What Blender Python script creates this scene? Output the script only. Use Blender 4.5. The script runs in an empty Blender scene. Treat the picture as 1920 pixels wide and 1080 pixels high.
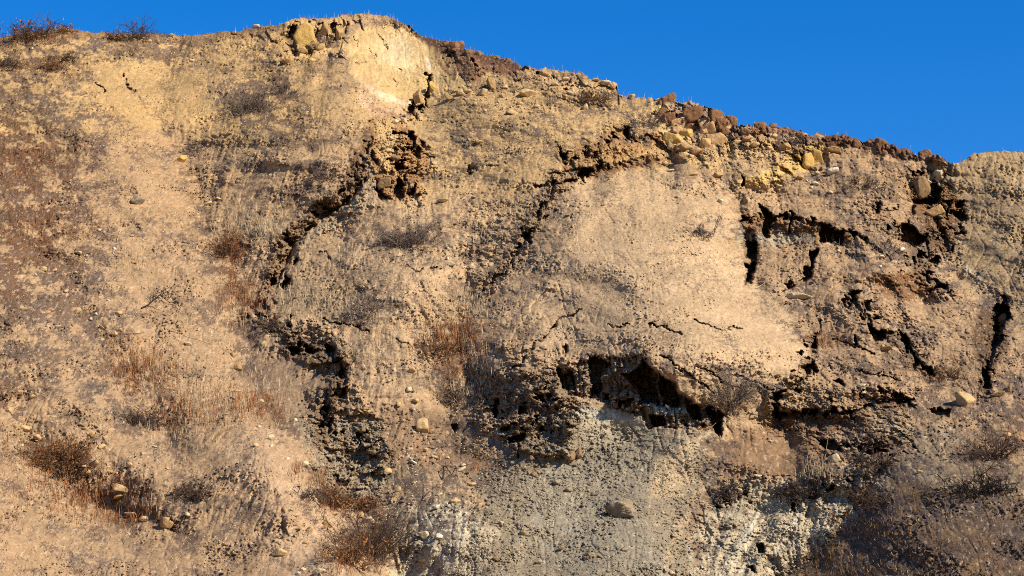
import bpy, math, random
import numpy as np
from mathutils import Vector, Matrix

random.seed(7)
rng = np.random.default_rng(7)
scene = bpy.context.scene
COL = scene.collection
R = math.radians

# ------------------------------------------------------------------ camera
CAMZ, PITCH, HFOV = 2.0, R(12.0), R(25.0)
cam_d = bpy.data.cameras.new('camera')
cam = bpy.data.objects.new('camera', cam_d)
COL.objects.link(cam)
cam.location = (0, 0, CAMZ)
cam.rotation_euler = (R(90) + PITCH, 0, 0)
cam_d.sensor_width = 36
cam_d.angle = HFOV
cam_d.clip_end = 6000
scene.camera = cam
F = 960 / math.tan(HFOV / 2)

# ------------------------------------------------------------------ sky, sun, exposure
SUN = Vector((0.66, -0.42, 0.62)).normalized()
SUN_EL = math.asin(SUN.z)
SUN_ROT = math.atan2(SUN.x, SUN.y)
world = bpy.data.worlds.new('World')
scene.world = world
world.use_nodes = True
nt = world.node_tree
sky = nt.nodes.new('ShaderNodeTexSky')
sky.sky_type = 'NISHITA'
sky.sun_disc = False
sky.sun_elevation = SUN_EL
sky.sun_rotation = SUN_ROT
sky.altitude = 600
sky.air_density = 0.8
sky.dust_density = 0.1
sky.ozone_density = 4.0
hs = nt.nodes.new('ShaderNodeHueSaturation')
hs.inputs['Saturation'].default_value = 1.36
hs.inputs['Hue'].default_value = 0.507
nt.links.new(sky.outputs[0], hs.inputs['Color'])
nt.links.new(hs.outputs[0], nt.nodes['Background'].inputs[0])
nt.nodes['Background'].inputs[1].default_value = 0.12
sun_d = bpy.data.lights.new('sun', 'SUN')
sun_d.energy = 5.0
sun_d.angle = R(0.5)
sun_d.color = (1.0, 0.955, 0.83)
sun = bpy.data.objects.new('sun', sun_d)
COL.objects.link(sun)
sun.rotation_euler = (-SUN).to_track_quat('-Z', 'Y').to_euler()
scene.view_settings.view_transform = 'Standard'
scene.view_settings.look = 'None'
scene.view_settings.gamma = 1
scene.view_settings.exposure = 0.62
scene.cycles.use_denoising = False
scene.cycles.filter_width = 0.95
scene.cycles.diffuse_bounces = 2

# ------------------------------------------------------------------ helpers: noise, shapes
def h2(ix, iy, seed):
    ix = ix.astype(np.int64); iy = iy.astype(np.int64)
    h = (ix * 374761393 + iy * 668265263 + seed * 1442695041) & 0xFFFFFFFF
    h = ((h ^ (h >> 13)) * 1274126177) & 0xFFFFFFFF
    h = ((h ^ (h >> 15)) * 2246822519) & 0xFFFFFFFF
    return ((h ^ (h >> 16)) & 0xFFFFFF).astype(np.float32) / np.float32(0xFFFFFF)

def noise(x, y, seed=0):
    """gradient noise, about -1..1"""
    xi = np.floor(x); yi = np.floor(y)
    fx = (x - xi).astype(np.float32); fy = (y - yi).astype(np.float32)
    u = fx * fx * fx * (fx * (fx * 6 - 15) + 10); v = fy * fy * fy * (fy * (fy * 6 - 15) + 10)
    def g(dx, dy):
        a = h2(xi + dx, yi + dy, seed) * np.float32(2 * math.pi)
        return np.cos(a) * (fx - dx) + np.sin(a) * (fy - dy)
    n0 = g(0, 0) * (1 - u) + g(1, 0) * u
    n1 = g(0, 1) * (1 - u) + g(1, 1) * u
    return (n0 * (1 - v) + n1 * v) * 1.5

def fbm(x, y, seed, octs=4, gain=0.5):
    s = 0; a = 1.0
    for o in range(octs):
        s = s + a * noise(x * 2 ** o + 13.7 * o, y * 2 ** o + 7.3 * o, seed + o)
        a *= gain
    return s

def worley(x, y, seed):
    """nearest feature distance, second distance and cell id"""
    xi = np.floor(x); yi = np.floor(y)
    d1 = np.full(x.shape, 9.0, np.float32); d2 = d1.copy(); cid = np.zeros(x.shape, np.float32); tilt = cid.copy()
    for dx in (-1, 0, 1):
        for dy in (-1, 0, 1):
            cx = xi + dx; cy = yi + dy
            px = cx + h2(cx, cy, seed); py = cy + h2(cx, cy, seed + 11)
            d = np.sqrt((px - x) ** 2 + (py - y) ** 2).astype(np.float32)
            idv = h2(cx, cy, seed + 23)
            near = d < d1
            d2 = np.where(near, d1, np.minimum(d2, d))
            cid = np.where(near, idv, cid)
            tl = (h2(cx, cy, seed + 31) - .5) * (x - px) + (h2(cx, cy, seed + 37) - .75) * (y - py)
            tilt = np.where(near, tl, tilt)
            d1 = np.where(near, d, d1)
    return d1, d2, cid, tilt.astype(np.float32)

def sstep(a, b, x):
    t = np.clip((x - a) / (b - a), 0, 1)
    return t * t * (3 - 2 * t)

def poly_sd(px, py, poly):
    """signed distance to a polygon, positive inside"""
    d = np.full(px.shape, 1e9, np.float32); ins = np.zeros(px.shape, bool)
    n = len(poly)
    for i in range(n):
        ax, ay = poly[i]; bx, by = poly[(i + 1) % n]
        ex, ey = bx - ax, by - ay
        t = np.clip(((px - ax) * ex + (py - ay) * ey) / (ex * ex + ey * ey + 1e-9), 0, 1)
        d = np.minimum(d, np.hypot(px - ax - t * ex, py - ay - t * ey))
        if ay != by:
            c = ((ay > py) != (by > py)) & (px < (bx - ax) * (py - ay) / (by - ay) + ax)
            ins ^= c
    return np.where(ins, d, -d)

def line_d(px, py, pts):
    d = np.full(px.shape, 1e9, np.float32)
    for (ax, ay), (bx, by) in zip(pts[:-1], pts[1:]):
        ex, ey = bx - ax, by - ay
        t = np.clip(((px - ax) * ex + (py - ay) * ey) / (ex * ex + ey * ey + 1e-9), 0, 1)
        d = np.minimum(d, np.hypot(px - ax - t * ex, py - ay - t * ey))
    return d

def lin(c):
    c = np.asarray(c, np.float32) / 255
    return np.where(c <= 0.04045, c / 12.92, ((c + 0.055) / 1.055) ** 2.4)

ALB = 0.70
def alb(c): return lin(c) * ALB

# ------------------------------------------------------------------ the survey of the hillside
# (u, v) are bearings from the survey point (1920 x 1080 grid); every bearing gets a real depth Y
SKYLINE = [(-600,120),(-300,95),(-100,82),(0,70),(30,62),(80,56),(110,52),(150,56),(200,61),(260,65),(345,67),(400,60),
 (450,54),(520,48),(545,38),(555,36),(600,31),(650,28),(690,26),(740,34),(770,46),(776,56),(790,66),(830,77),(870,87),(900,99),(940,112),
 (968,114),(973,123),(1020,127),(1060,133),(1100,144),(1150,152),(1157,156),(1160,177),(1185,181),(1225,188),(1236,186),
 (1275,195),(1310,198),(1350,210),(1384,236),(1410,237),(1438,238),(1460,236),(1480,240),(1510,252),(1560,254),(1600,260),
 (1640,266),(1680,277),(1720,288),(1760,292),(1782,304),(1800,302),(1830,285),(1860,287),(1920,283),(2100,272),(2520,310)]
VB = 1500.0
u_in = np.arange(-12, 1933, 1.4)
u_grid = np.concatenate([np.arange(-600, -12, 5.0), u_in, np.arange(1935, 2520, 5.0)]).astype(np.float64)
sky_v = np.interp(u_grid, [p[0] for p in SKYLINE], [p[1] for p in SKYLINE])
sky_v = sky_v + 2.2 * noise(u_grid / 17, u_grid * 0 + .5, 5) + 1.6 * noise(u_grid / 5.5, u_grid * 0 + .5, 6) + 3.0 * noise(u_grid / 55, u_grid * 0 + .5, 8)
jag = sstep(1160, 1200, u_grid) * sstep(1795, 1770, u_grid) + .6 * sstep(800, 830, u_grid) * sstep(1160, 1120, u_grid) + .5 * sstep(520, 560, u_grid) * sstep(700, 660, u_grid)
sky_v = sky_v - jag * (np.round(noise(u_grid / 19, u_grid * 0 + .5, 15) * 2.2) * 2.6 + np.round(noise(u_grid / 8, u_grid * 0 + .5, 16) * 1.6) * 1.6)
t_in = np.linspace(0, 1, 745)
t_out = np.linspace(0, 1, 40)[1:]
U = np.repeat(u_grid[None, :], len(t_in) + len(t_out), 0)
kern = np.exp(-np.linspace(-2, 2, 61) ** 2); kern /= kern.sum()
sky_s = np.convolve(np.pad(sky_v, 30, mode='edge'), kern, 'valid')
V = np.concatenate([sky_s[None, :] + t_in[:, None] * (1090 - sky_s[None, :]) + (sky_v - sky_s)[None, :] * np.exp(-t_in[:, None] * 26),
                    np.repeat(1090 + t_out[:, None] * (VB - 1090), len(u_grid), 1)], 0)

M_SL, YB = math.tan(R(38)), 68.0
def ray_k(v):
    b = (540 - v) / F
    return (math.sin(PITCH) + b * math.cos(PITCH)), (math.cos(PITCH) - b * math.sin(PITCH))
def base_y(v):
    dz, dy = ray_k(v)
    return (CAMZ + M_SL * YB) / (M_SL - dz / dy)
def point(u, v, y):
    dz, dy = ray_k(v)
    t = y / dy
    return (u - 960) / F * t, y, CAMZ + dz * t

Y0 = base_y(V)
X0, _, Z0 = point(U, V, Y0)
S0 = (Z0 / math.sin(R(38)))            # metres up the slope
W0 = (1080 - V) * 0.0235               # metres across the line of sight
MPP = Y0 / F

# broad shape of spurs, draws and lobes: (u, v, metres deeper)
MACRO = [(-600,300,-6),(-600,900,-12),(-600,1500,-14),(-200,150,-2),(-150,600,-5.5),(0,100,-.4),(0,330,-1.6),(0,600,-3.2),(0,850,-4.6),(0,1080,-6),
 (180,120,.3),(200,330,-.4),(170,520,-.9),(200,690,-1.2),(260,780,-.5),(300,900,-1.8),(330,1060,-3.5),(130,900,-2.6),(200,960,-1.8),
 (330,100,.9),(330,200,1.0),(420,330,2.1),(440,450,2.4),(455,560,2.7),(480,680,1.9),(540,780,1.4),(610,900,1.1),(690,1000,.8),(730,1080,.4),
 (450,810,-.1),(540,930,-1.4),(600,1030,-2.2),(640,1075,-2.4),(450,960,-2.3),
 (520,150,.1),(560,300,-.2),(640,180,-.8),(630,290,-.6),(740,100,1.2),(880,150,.3),(1000,180,-.5),(1000,300,-.6),(850,330,.9),(1200,220,-.6),(1400,280,-.4),
 (620,430,1.3),(700,420,.9),(760,520,.4),(680,620,1.0),(850,540,.7),(850,700,1.3),(900,830,1.1),(760,880,1.3),(820,1010,.4),
 (960,560,.4),(1000,420,-.2),(1050,600,-.6),(1150,330,-.9),(1180,450,-1.9),(1230,560,-2.7),(1200,650,-2.9),(1300,640,-2.9),(1330,450,-1.2),
 (1420,540,-.4),(1400,650,-2.1),(1500,650,-.7),(1560,620,.2),(1000,740,-.8),(950,690,-.1),(1150,830,.6),(1250,900,.8),(1150,1050,-.3),(1330,930,1.0),(1340,1060,.7),
 (1430,940,1.1),(1450,1050,.5),(1560,1000,-.6),(1700,980,-3.6),(1850,960,-4.4),(1900,1080,-6),(1450,780,.1),(1600,800,-.8),(1750,830,-1.6),
 (1560,330,.3),(1600,430,.4),(1680,330,.4),(1650,560,0),(1760,400,1.7),(1760,470,2.0),(1790,540,1.8),(1880,640,.7),(1870,780,-1.2),
 (1900,330,.3),(1900,450,1.0),(2000,400,.6),(2100,650,-.6),(2500,400,-2),(2500,1080,-8),(2100,1500,-12),(960,1500,-3)]
mp = np.array(MACRO, np.float64)
pn = mp[:, :2] / 500
def rk(r): return np.sqrt(r * r + 0.02)
A = rk(np.hypot(pn[:, None, 0] - pn[None, :, 0], pn[:, None, 1] - pn[None, :, 1]))
A = np.block([[A + 0.01 * np.eye(len(mp)), np.ones((len(mp), 1))], [np.ones((1, len(mp))), np.zeros((1, 1))]])
wts = np.linalg.solve(A, np.append(mp[:, 2], 0))
D = np.full(U.shape, wts[-1], np.float32)
for (pu, pv), w in zip(pn, wts[:-1]):
    D += np.float32(w) * rk(np.hypot(U / 500 - pu, V / 500 - pv)).astype(np.float32)
D = np.clip(D * 1.5, -18, 8)

GUL = [([(340,60),(300,180),(310,260),(345,300),(395,395),(425,465),(440,560),(470,680)],70,.9),([(80,470),(130,540),(195,640),(250,705),(300,790),(340,840)],55,.8),([(-60,700),(20,770),(75,860),(135,925),(235,975),(340,1005)],60,1.0),
 ([(455,690),(520,800),(590,890),(660,985),(740,1090)],46,.35),([(870,540),(850,640),(872,760),(860,840)],60,.7),([(1395,450),(1450,570),(1540,660)],46,.8),([(1390,820),(1335,930),(1300,1060)],40,.25),
 ([(1660,880),(1570,1000),(1490,1090)],44,.9),([(1730,470),(1800,520),(1900,580),(2100,640)],46,.5),([(480,120),(560,260),(560,380)],70,.5),([(1690,620),(1740,720),(1790,790)],50,.5),
 ([(130,220),(260,360),(350,500),(400,640)],60,-.55),([(0,590),(120,730),(230,860)],60,-.6),([(440,770),(540,920),(640,1070)],48,-.9),([(1000,560),(1100,420),(1150,330)],50,-.4),([(1560,560),(1620,690),(1680,800)],50,-.5),([(1500,900),(1430,1040)],50,-.25)]
GLIT = np.zeros(U.shape, np.float32)
bU = (U + 26 * fbm(X0 / 4, S0 / 5, 71, 3)).astype(np.float32); bV = (V + 14 * fbm(X0 / 4, S0 / 5, 72, 3)).astype(np.float32)
for pts, wd, dp in GUL:
    d_ = line_d(bU, bV, pts)
    e_ = np.exp(-np.sqrt(d_ * d_ + 36) / wd)
    D += dp * 2.1 * e_
    if dp > 0: GLIT = np.maximum(GLIT, np.exp(-(d_ / (wd * .45)) ** 2))
X = X0.astype(np.float64); S = S0.astype(np.float64); W = W0.astype(np.float64)
# ragged copies of the bearings: edges of scars follow these
Uw = (U + 7 * fbm(X / .9, W / .9, 31, 2) + 3.5 * noise(X / .22, W / .22, 33) + 2.2 * noise(X / .09, W / .09, 35)).astype(np.float32)
Vw = (V + 6 * fbm(X / .9, W / .9, 41, 2) + 3.5 * noise(X / .22, W / .22, 43) + 2.2 * noise(X / .09, W / .09, 45)).astype(np.float32)
Us = (U + 22 * fbm(X / 2.4, S / 2.4, 51, 4)).astype(np.float32)
Vs = (V + 14 * fbm(X / 2.4, S / 2.4, 61, 4)).astype(np.float32)

def fall_lines():
    px, py, pz = point(U, V, Y0 + D)
    a = [np.gradient(q, axis=1) for q in (px, py, pz)]; b = [np.gradient(q, axis=0) for q in (px, py, pz)]
    nx = a[1] * b[2] - a[2] * b[1]; ny = a[2] * b[0] - a[0] * b[2]; nz = a[0] * b[1] - a[1] * b[0]
    sg = np.sign(nz) + (nz == 0); nx *= sg; ny *= sg; nz = np.abs(nz) + 1e-9
    du = nx; dz = -(nx * nx + ny * ny) / nz; dv = -(dz * math.cos(PITCH) - ny * math.sin(PITCH))
    L = np.hypot(du, dv) + 1e-9
    return (du / L).astype(np.float32), (dv / L).astype(np.float32)
FU, FV = fall_lines()
ROW_N = len(t_in)
def flow_noise(src, step, n):
    acc = np.zeros(U.shape, np.float32)
    for sg in (1, -1):
        cu, cv = U.astype(np.float32), V.astype(np.float32)
        for _ in range(n):
            c = np.clip(np.searchsorted(u_grid, cu), 1, len(u_grid) - 1)
            r = np.clip(((cv - sky_s[c]) / (1090 - sky_s[c]) * (ROW_N - 1)).astype(np.int32), 0, ROW_N - 1)
            acc += src[r, c]
            cu = cu + sg * step * FU[r, c]; cv = cv + sg * step * FV[r, c]
    acc -= acc[:ROW_N].mean()
    return acc / acc[:ROW_N].std()
fdamp = np.clip(1 - .75 * sstep(-40, 40, poly_sd(U.astype(np.float32), V.astype(np.float32), [(1080,330),(1270,310),(1400,430),(1540,660),(1380,740),(1200,650),(1020,650)])) - .9 * sstep(-30, 30, poly_sd(U.astype(np.float32), V.astype(np.float32), [(880,890),(1080,770),(1200,780),(1340,820),(1290,1100),(860,1100)])) - .6 * sstep(-40, 40, poly_sd(U.astype(np.float32), V.astype(np.float32), [(380,40),(1100,40),(1100,330),(900,330),(640,300),(400,260)])), .1, 1).astype(np.float32)
FLOW1 = fdamp * flow_noise(noise(X / .22, W / .22, 141) + .6 * noise(X / .09, W / .09, 142), 3.0, 9)
FLOW2 = fdamp * flow_noise(noise(X / .55, W / .55, 143) + .5 * noise(X / .25, W / .25, 144), 6.0, 11)
def window(pts, pad):
    a = np.array(pts)
    return (U > a[:, 0].min() - pad) & (U < a[:, 0].max() + pad) & (V > a[:, 1].min() - pad) & (V < a[:, 1].max() + pad)

def poly_mask(poly, soft, blur=False):
    pad = soft + (70 if blur else 25)
    w = window(poly, pad)
    m = np.zeros(U.shape, np.float32)
    uu, vv = (Us, Vs) if blur else (Uw, Vw)
    m[w] = sstep(-soft, soft, poly_sd(uu[w], vv[w], poly))
    return m
def spot_mask(u, v, ru, rv, p=1.0):
    d = ((Us - u) / ru) ** 2 + ((Vs - v) / rv) ** 2
    return np.exp(-d * p).astype(np.float32)

# ---- colours of the ground (albedo), regions of soil and rock
C = np.empty(U.shape + (3,), np.float32)
C[:] = alb((192, 150, 100))
def paint(m, col, k=1.0):
    global C
    m = (m * k)[..., None]
    C = C * (1 - m) + alb(col) * m
ROUGH = np.ones(U.shape, np.float32)         # fine relief
CLOD = np.zeros(U.shape, np.float32)         # cloddy relief
LIT = np.full(U.shape, 0.225, np.float32)     # burnt litter and thatch
RUST = np.zeros(U.shape, np.float32)

paint(poly_mask([(-600,-50),(560,-50),(640,200),(560,260),(300,260),(120,330),(-600,420)], 40, True), (200,155,92))
paint(poly_mask([(-600,300),(120,260),(330,240),(420,420),(430,600),(560,800),(680,1090),(-600,1500)], 30, True), (184,142,94))
paint(poly_mask([(640,180),(900,120),(1250,170),(1520,250),(1560,300),(1280,310),(1080,320),(900,400),(700,330)], 30, True), (202,158,96))
paint(poly_mask([(1080,340),(1280,310),(1400,420),(1530,660),(1400,760),(1200,660),(1040,650),(940,560)], 25, True), (202,161,110))
paint(poly_mask([(520,420),(900,360),(1000,460),(940,640),(1000,760),(700,720),(560,620)], 30, True), (197,155,104))
paint(poly_mask([(1390,430),(1560,300),(1780,320),(1740,480),(1860,600),(1920,700),(2400,1000),(1500,830),(1530,660)], 25, True), (184,142,94))
paint(poly_mask([(1790,290),(2600,200),(2600,760),(1900,600),(1800,520),(1770,400)], 10, True), (180,144,94))
paint(poly_mask([(470,650),(640,665),(650,760),(590,860),(470,720)], 16, True), (158,124,86)); 
paint(poly_mask([(560,790),(700,790),(760,830),(720,960),(640,950),(580,880)], 10, True), (166,140,104))
paint(poly_mask([(700,760),(930,790),(900,900),(720,860)], 16, True), (160,121,80))
paint(poly_mask([(900,700),(1050,690),(1100,770),(1050,880),(880,860)], 16, True), (164,130,92))
paint(poly_mask([(880,880),(1060,770),(1200,780),(1340,820),(1330,930),(1290,1090),(850,1090),(900,1000)], 16, True), (160,136,102))
paint(poly_mask([(1000,860),(1200,790),(1240,850),(1200,960),(1260,1090),(1050,1090),(1000,980)], 30, True), (155,137,108))
paint(poly_mask([(1070,765),(1170,760),(1200,785),(1190,830),(1110,830)], 8, True), (178,156,122))
paint(poly_mask([(1250,840),(1340,806),(1300,860),(1290,930),(1210,935),(1235,890)], 8, True), (202,166,116))
paint(poly_mask([(1310,870),(1380,880),(1330,960),(1310,1090),(1270,1090),(1300,980)], 8, True), (170,134,94))
paint(poly_mask([(1380,800),(1540,790),(1570,850),(1520,890),(1420,900),(1340,900)], 10, True), (154,114,74))
paint(poly_mask([(1330,960),(1400,905),(1480,910),(1640,880),(1660,940),(1600,985),(1520,1040),(1480,1090),(1290,1090)], 10, True), (198,172,130))
paint(poly_mask([(1560,880),(1700,870),(1920,930),(1900,960),(1700,940)], 10, True), (176,148,108))
paint(poly_mask([(1600,840),(1760,790),(1920,880),(1920,930),(1700,880)], 10, True), (158,128,90))
paint(poly_mask([(1620,770),(1700,790),(1760,820),(1640,810)], 8, True), (186,156,118))
paint(poly_mask([(740,960),(850,930),(930,1000),(880,1090),(740,1090)], 14, True), (200,172,128))
paint(poly_mask([(840,950),(900,960),(860,1060),(770,1090),(760,1000)], 10, True), (214,190,148), .7)
paint(poly_mask([(1500,1090),(1560,1000),(1640,960),(1700,900),(1920,930),(2500,1000),(2500,1500),(1400,1500)], 10, True), (128,96,60))
paint(poly_mask([(450,785),(520,800),(575,870),(655,1000),(700,1090),(520,1090),(480,980),(430,860)], 14, True), (202,158,110), .7)
# ridge cap soils
def ridge_band(u0, u1, dv, col, k=1.0):
    global C
    d = (Vs - np.repeat(sky_v[None, :], U.shape[0], 0).astype(np.float32))
    m = sstep(dv * 1.3, dv * .7, d) * sstep(u0 - 6, u0 + 6, Us) * sstep(u1 + 6, u1 - 6, Us)
    paint(m, col, k)
ridge_band(790, 970, 30, (132, 88, 56))
ridge_band(1230, 1400, 42, (168, 132, 100))
ridge_band(1400, 1520, 20, (150, 104, 80))
ridge_band(1530, 1785, 16, (118, 76, 46))
ridge_band(770, 980, 7, (112, 74, 48))
ridge_band(-600, 520, 16, (150, 108, 66), .7)
# the pale yellow cliff
CLIFF = [(654,92),(658,66),(690,50),(735,46),(772,62),(802,82),(828,104),(856,138),(882,162),(842,172),(806,182),(785,196),(772,214),(742,208),(700,178),(668,150),(657,128)]
cliff = poly_mask(CLIFF, 5) * (1 - .0 * U).astype(np.float32)
paint(cliff, (216, 172, 104))
paint(cliff * spot_mask(738, 98, 34, 24), (240, 208, 150), .9)
paint(cliff * poly_mask([(670,150),(742,180),(800,186),(772,214),(742,208),(700,180)], 12), (210, 168, 118), .7)
for k_, c_ in ((.45, (196, 148, 82)), (.5, (236, 198, 130)), (.25, (170, 124, 72))):
    paint(cliff * sstep(.15, .8, noise(X / .55 + W * .5 + 9 * k_, W / 1.6 + len(c_) * k_, int(610 + c_[0])) + .5 * noise(X / .14 + W, W / .3, int(620 + c_[0]))), c_, k_)
paint(poly_mask([(668,160),(700,186),(760,214),(740,240),(700,222),(672,190)], 5), (206,162,112))
paint(poly_mask([(824,84),(880,92),(905,130),(896,150),(886,158),(862,138),(836,106)], 4), (140, 96, 58))
paint(poly_mask([(545,40),(650,36),(652,90),(610,104),(560,112),(540,90)], 5), (210, 164, 98))
paint(poly_mask([(690,225),(740,222),(800,270),(806,330),(776,372),(706,372),(700,300)], 6), (180, 128, 70))
paint(poly_mask([(700,232),(740,224),(752,262),(734,300),(745,330),(716,318)], 5), (204, 160, 96))
paint(poly_mask([(665,290),(690,250),(702,300),(706,372),(664,372),(600,400),(640,360)], 6), (178, 140, 100))
paint(poly_mask([(668,310),(700,330),(704,362),(672,340)], 5), (196,156,112))
paint(poly_mask([(636,378),(655,374),(700,378),(690,392),(650,392)], 4), (204,176,132))
paint(poly_mask([(570,420),(620,396),(646,392),(630,418),(590,448)], 6), (180,154,112))
paint(poly_mask([(1150,236),(1178,236),(1184,250),(1242,250),(1252,282),(1200,290),(1150,300),(1056,310),(1050,282),(1100,268)], 5), (190, 138, 72))
paint(poly_mask([(1084,316),(1150,302),(1262,292),(1290,300),(1240,312),(1160,318),(1100,338)], 5), (176, 128, 72))
paint(poly_mask([(1225,190),(1252,196),(1262,240),(1282,250),(1262,282),(1240,250),(1226,216)], 5), (222, 182, 110))
paint(poly_mask([(1255,285),(1300,296),(1350,298),(1380,330),(1320,316),(1280,306)], 5), (206, 160, 96))
paint(poly_mask([(1480,292),(1500,272),(1544,266),(1550,300),(1500,322),(1450,346),(1400,352),(1376,342),(1440,318)], 4), (222, 176, 92))
paint(poly_mask([(1388,402),(1420,400),(1442,398),(1540,416),(1612,440),(1600,452),(1536,452),(1480,440),(1392,446)], 5), (158, 112, 62))
paint(poly_mask([(1385,432),(1440,440),(1530,444),(1524,456),(1420,462),(1380,452)], 5), (178,160,124), .8)
paint(poly_mask([(1636,516),(1730,508),(1740,545),(1700,566),(1660,556)], 5), (148, 100, 54))
paint(poly_mask([(1712,318),(1760,325),(1800,372),(1810,400),(1780,470),(1740,470),(1716,400),(1700,360)], 6), (136, 94, 52))
paint(poly_mask([(1740,335),(1770,312),(1778,330),(1752,358)], 4), (208,178,128))
paint(poly_mask([(1840,560),(1900,575),(1890,660),(1850,720),(1820,640)], 8), (128, 92, 56))
paint(poly_mask([(1600,735),(1712,742),(1716,764),(1640,752),(1604,752)], 4), (146, 98, 56))
paint(poly_mask([(1450,764),(1540,766),(1620,770),(1640,800),(1540,812),(1450,800)], 6), (150, 106, 66))
paint(poly_mask([(530,640),(650,652),(652,716),(600,700),(540,668)], 5), (128, 98, 62))
# brown topsoil bared along the scars, and pale and rusty streaks
def paint_line(pts, wpx, col, k=1.0, down=0):
    global C
    w = window(pts, wpx + 40)
    d = line_d(Uw[w], Vw[w] - down, pts)
    mm = sstep(wpx, wpx * .5, d) * (.55 + .45 * np.clip(.5 + noise(X[w] / .5, W[w] / .4, 501) + .5 * noise(X[w] / .15, W[w] / .12, 502), 0, 1)) * k
    C[w] = C[w] * (1 - mm[:, None]) + alb(col) * mm[:, None]
paint_line([(505,520),(522,468),(560,416),(590,390),(632,368),(662,320),(690,240)], 17, (118, 84, 52), 1, 8)
paint_line([(560,440),(600,412),(650,386),(690,360),(690,300)], 14, (182, 148, 106), .9, 10)
paint_line([(700,300),(660,345),(632,372),(592,394),(556,428),(524,470),(508,520),(496,570),(500,600),(560,640),(620,655),(648,690),(628,735),(604,780)], 18, (146, 110, 72), .85)
paint_line([(470,610),(540,610)], 12, (122, 90, 60), .8); paint_line([(538,650),(600,652),(648,690),(640,720),(610,780),(600,830)], 20, (128, 96, 64), .8)
paint_line([(1010,402),(985,452),(940,510),(900,545)], 26, (146, 112, 76), .7); paint_line([(1085,320),(1040,345),(1000,400)], 20, (150, 114, 76), .7)
paint_line([(1052,285),(1060,308),(1100,290),(1150,255),(1180,262),(1240,262)], 15, (162, 112, 60), .8); paint_line([(1090,326),(1150,310),(1230,300)], 11, (130, 90, 52), .9)
paint_line([(1640,390),(1690,430),(1710,460)], 12, (140, 100, 62), .7); paint_line([(1716,470),(1740,530),(1760,545)], 22, (126, 90, 56), .8)
paint_line([(1600,560),(1640,620),(1690,640),(1725,690)], 14, (126, 92, 58), .7); paint_line([(1880,570),(1868,640),(1846,720)], 22, (112, 80, 50), .8)
paint_line([(1510,690),(1528,650)], 10, (126, 92, 58), .8); paint_line([(1450,745),(1456,785)], 12, (126, 92, 58), .8)
paint_line([(930,760),(1000,750),(1040,720)], 28, (146, 112, 76), .7); paint_line([(960,830),(1000,870),(940,860)], 24, (146, 114, 78), .6)
paint_line([(1400,455),(1405,530)], 9, (130, 96, 60), .8); paint_line([(1525,470),(1512,520)], 8, (130, 96, 60), .8)
paint_line([(1810,500),(1840,530)], 7, (224, 198, 160), .8); paint_line([(1830,535),(1890,565)], 5, (200, 168, 116), .7)
paint_line([(780,200),(740,185),(690,165)], 7, (232, 206, 168), .6); paint_line([(690,200),(740,220),(770,214)], 5, (158, 104, 66), .7)
paint_line([(820,95),(836,120),(850,145)], 12, (112, 76, 46), .8); paint_line([(800,110),(806,135)], 4, (248, 226, 186), .8)
for pts, w_ in [([(1470,905),(1420,960),(1350,1085)],10),([(1440,940),(1400,1000),(1380,1060)],8),([(1540,900),(1500,960),(1440,1070)],10),([(1610,890),(1560,950),(1500,1030)],9),([(1300,1000),(1290,1080)],7),([(1660,885),(1620,930)],8)]:
    paint_line(pts, w_, (218, 198, 160), .65)
for pts, w_ in [([(1330,815),(1270,880),(1240,930)],9),([(1350,860),(1290,960),(1240,1080)],8)]:
    paint_line(pts, w_, (206, 170, 122), .7)
# hollow under the nose
CAVE = [(1043,692),(1060,690),(1080,685),(1104,676),(1105,668),(1140,670),(1200,663),(1206,676),(1222,686),(1232,702),(1252,713),(1272,734),
        (1292,750),(1316,755),(1340,760),(1356,778),(1350,818),(1330,806),(1290,800),(1250,806),(1215,800),(1196,775),(1150,762),(1100,752),(1062,742),(1050,716)]
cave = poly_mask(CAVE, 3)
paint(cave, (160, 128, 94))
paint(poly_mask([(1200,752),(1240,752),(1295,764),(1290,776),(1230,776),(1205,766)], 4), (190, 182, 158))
paint(poly_mask([(1070,768),(1150,764),(1160,784),(1080,784)], 5, True), (192, 180, 152), .8)

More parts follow.
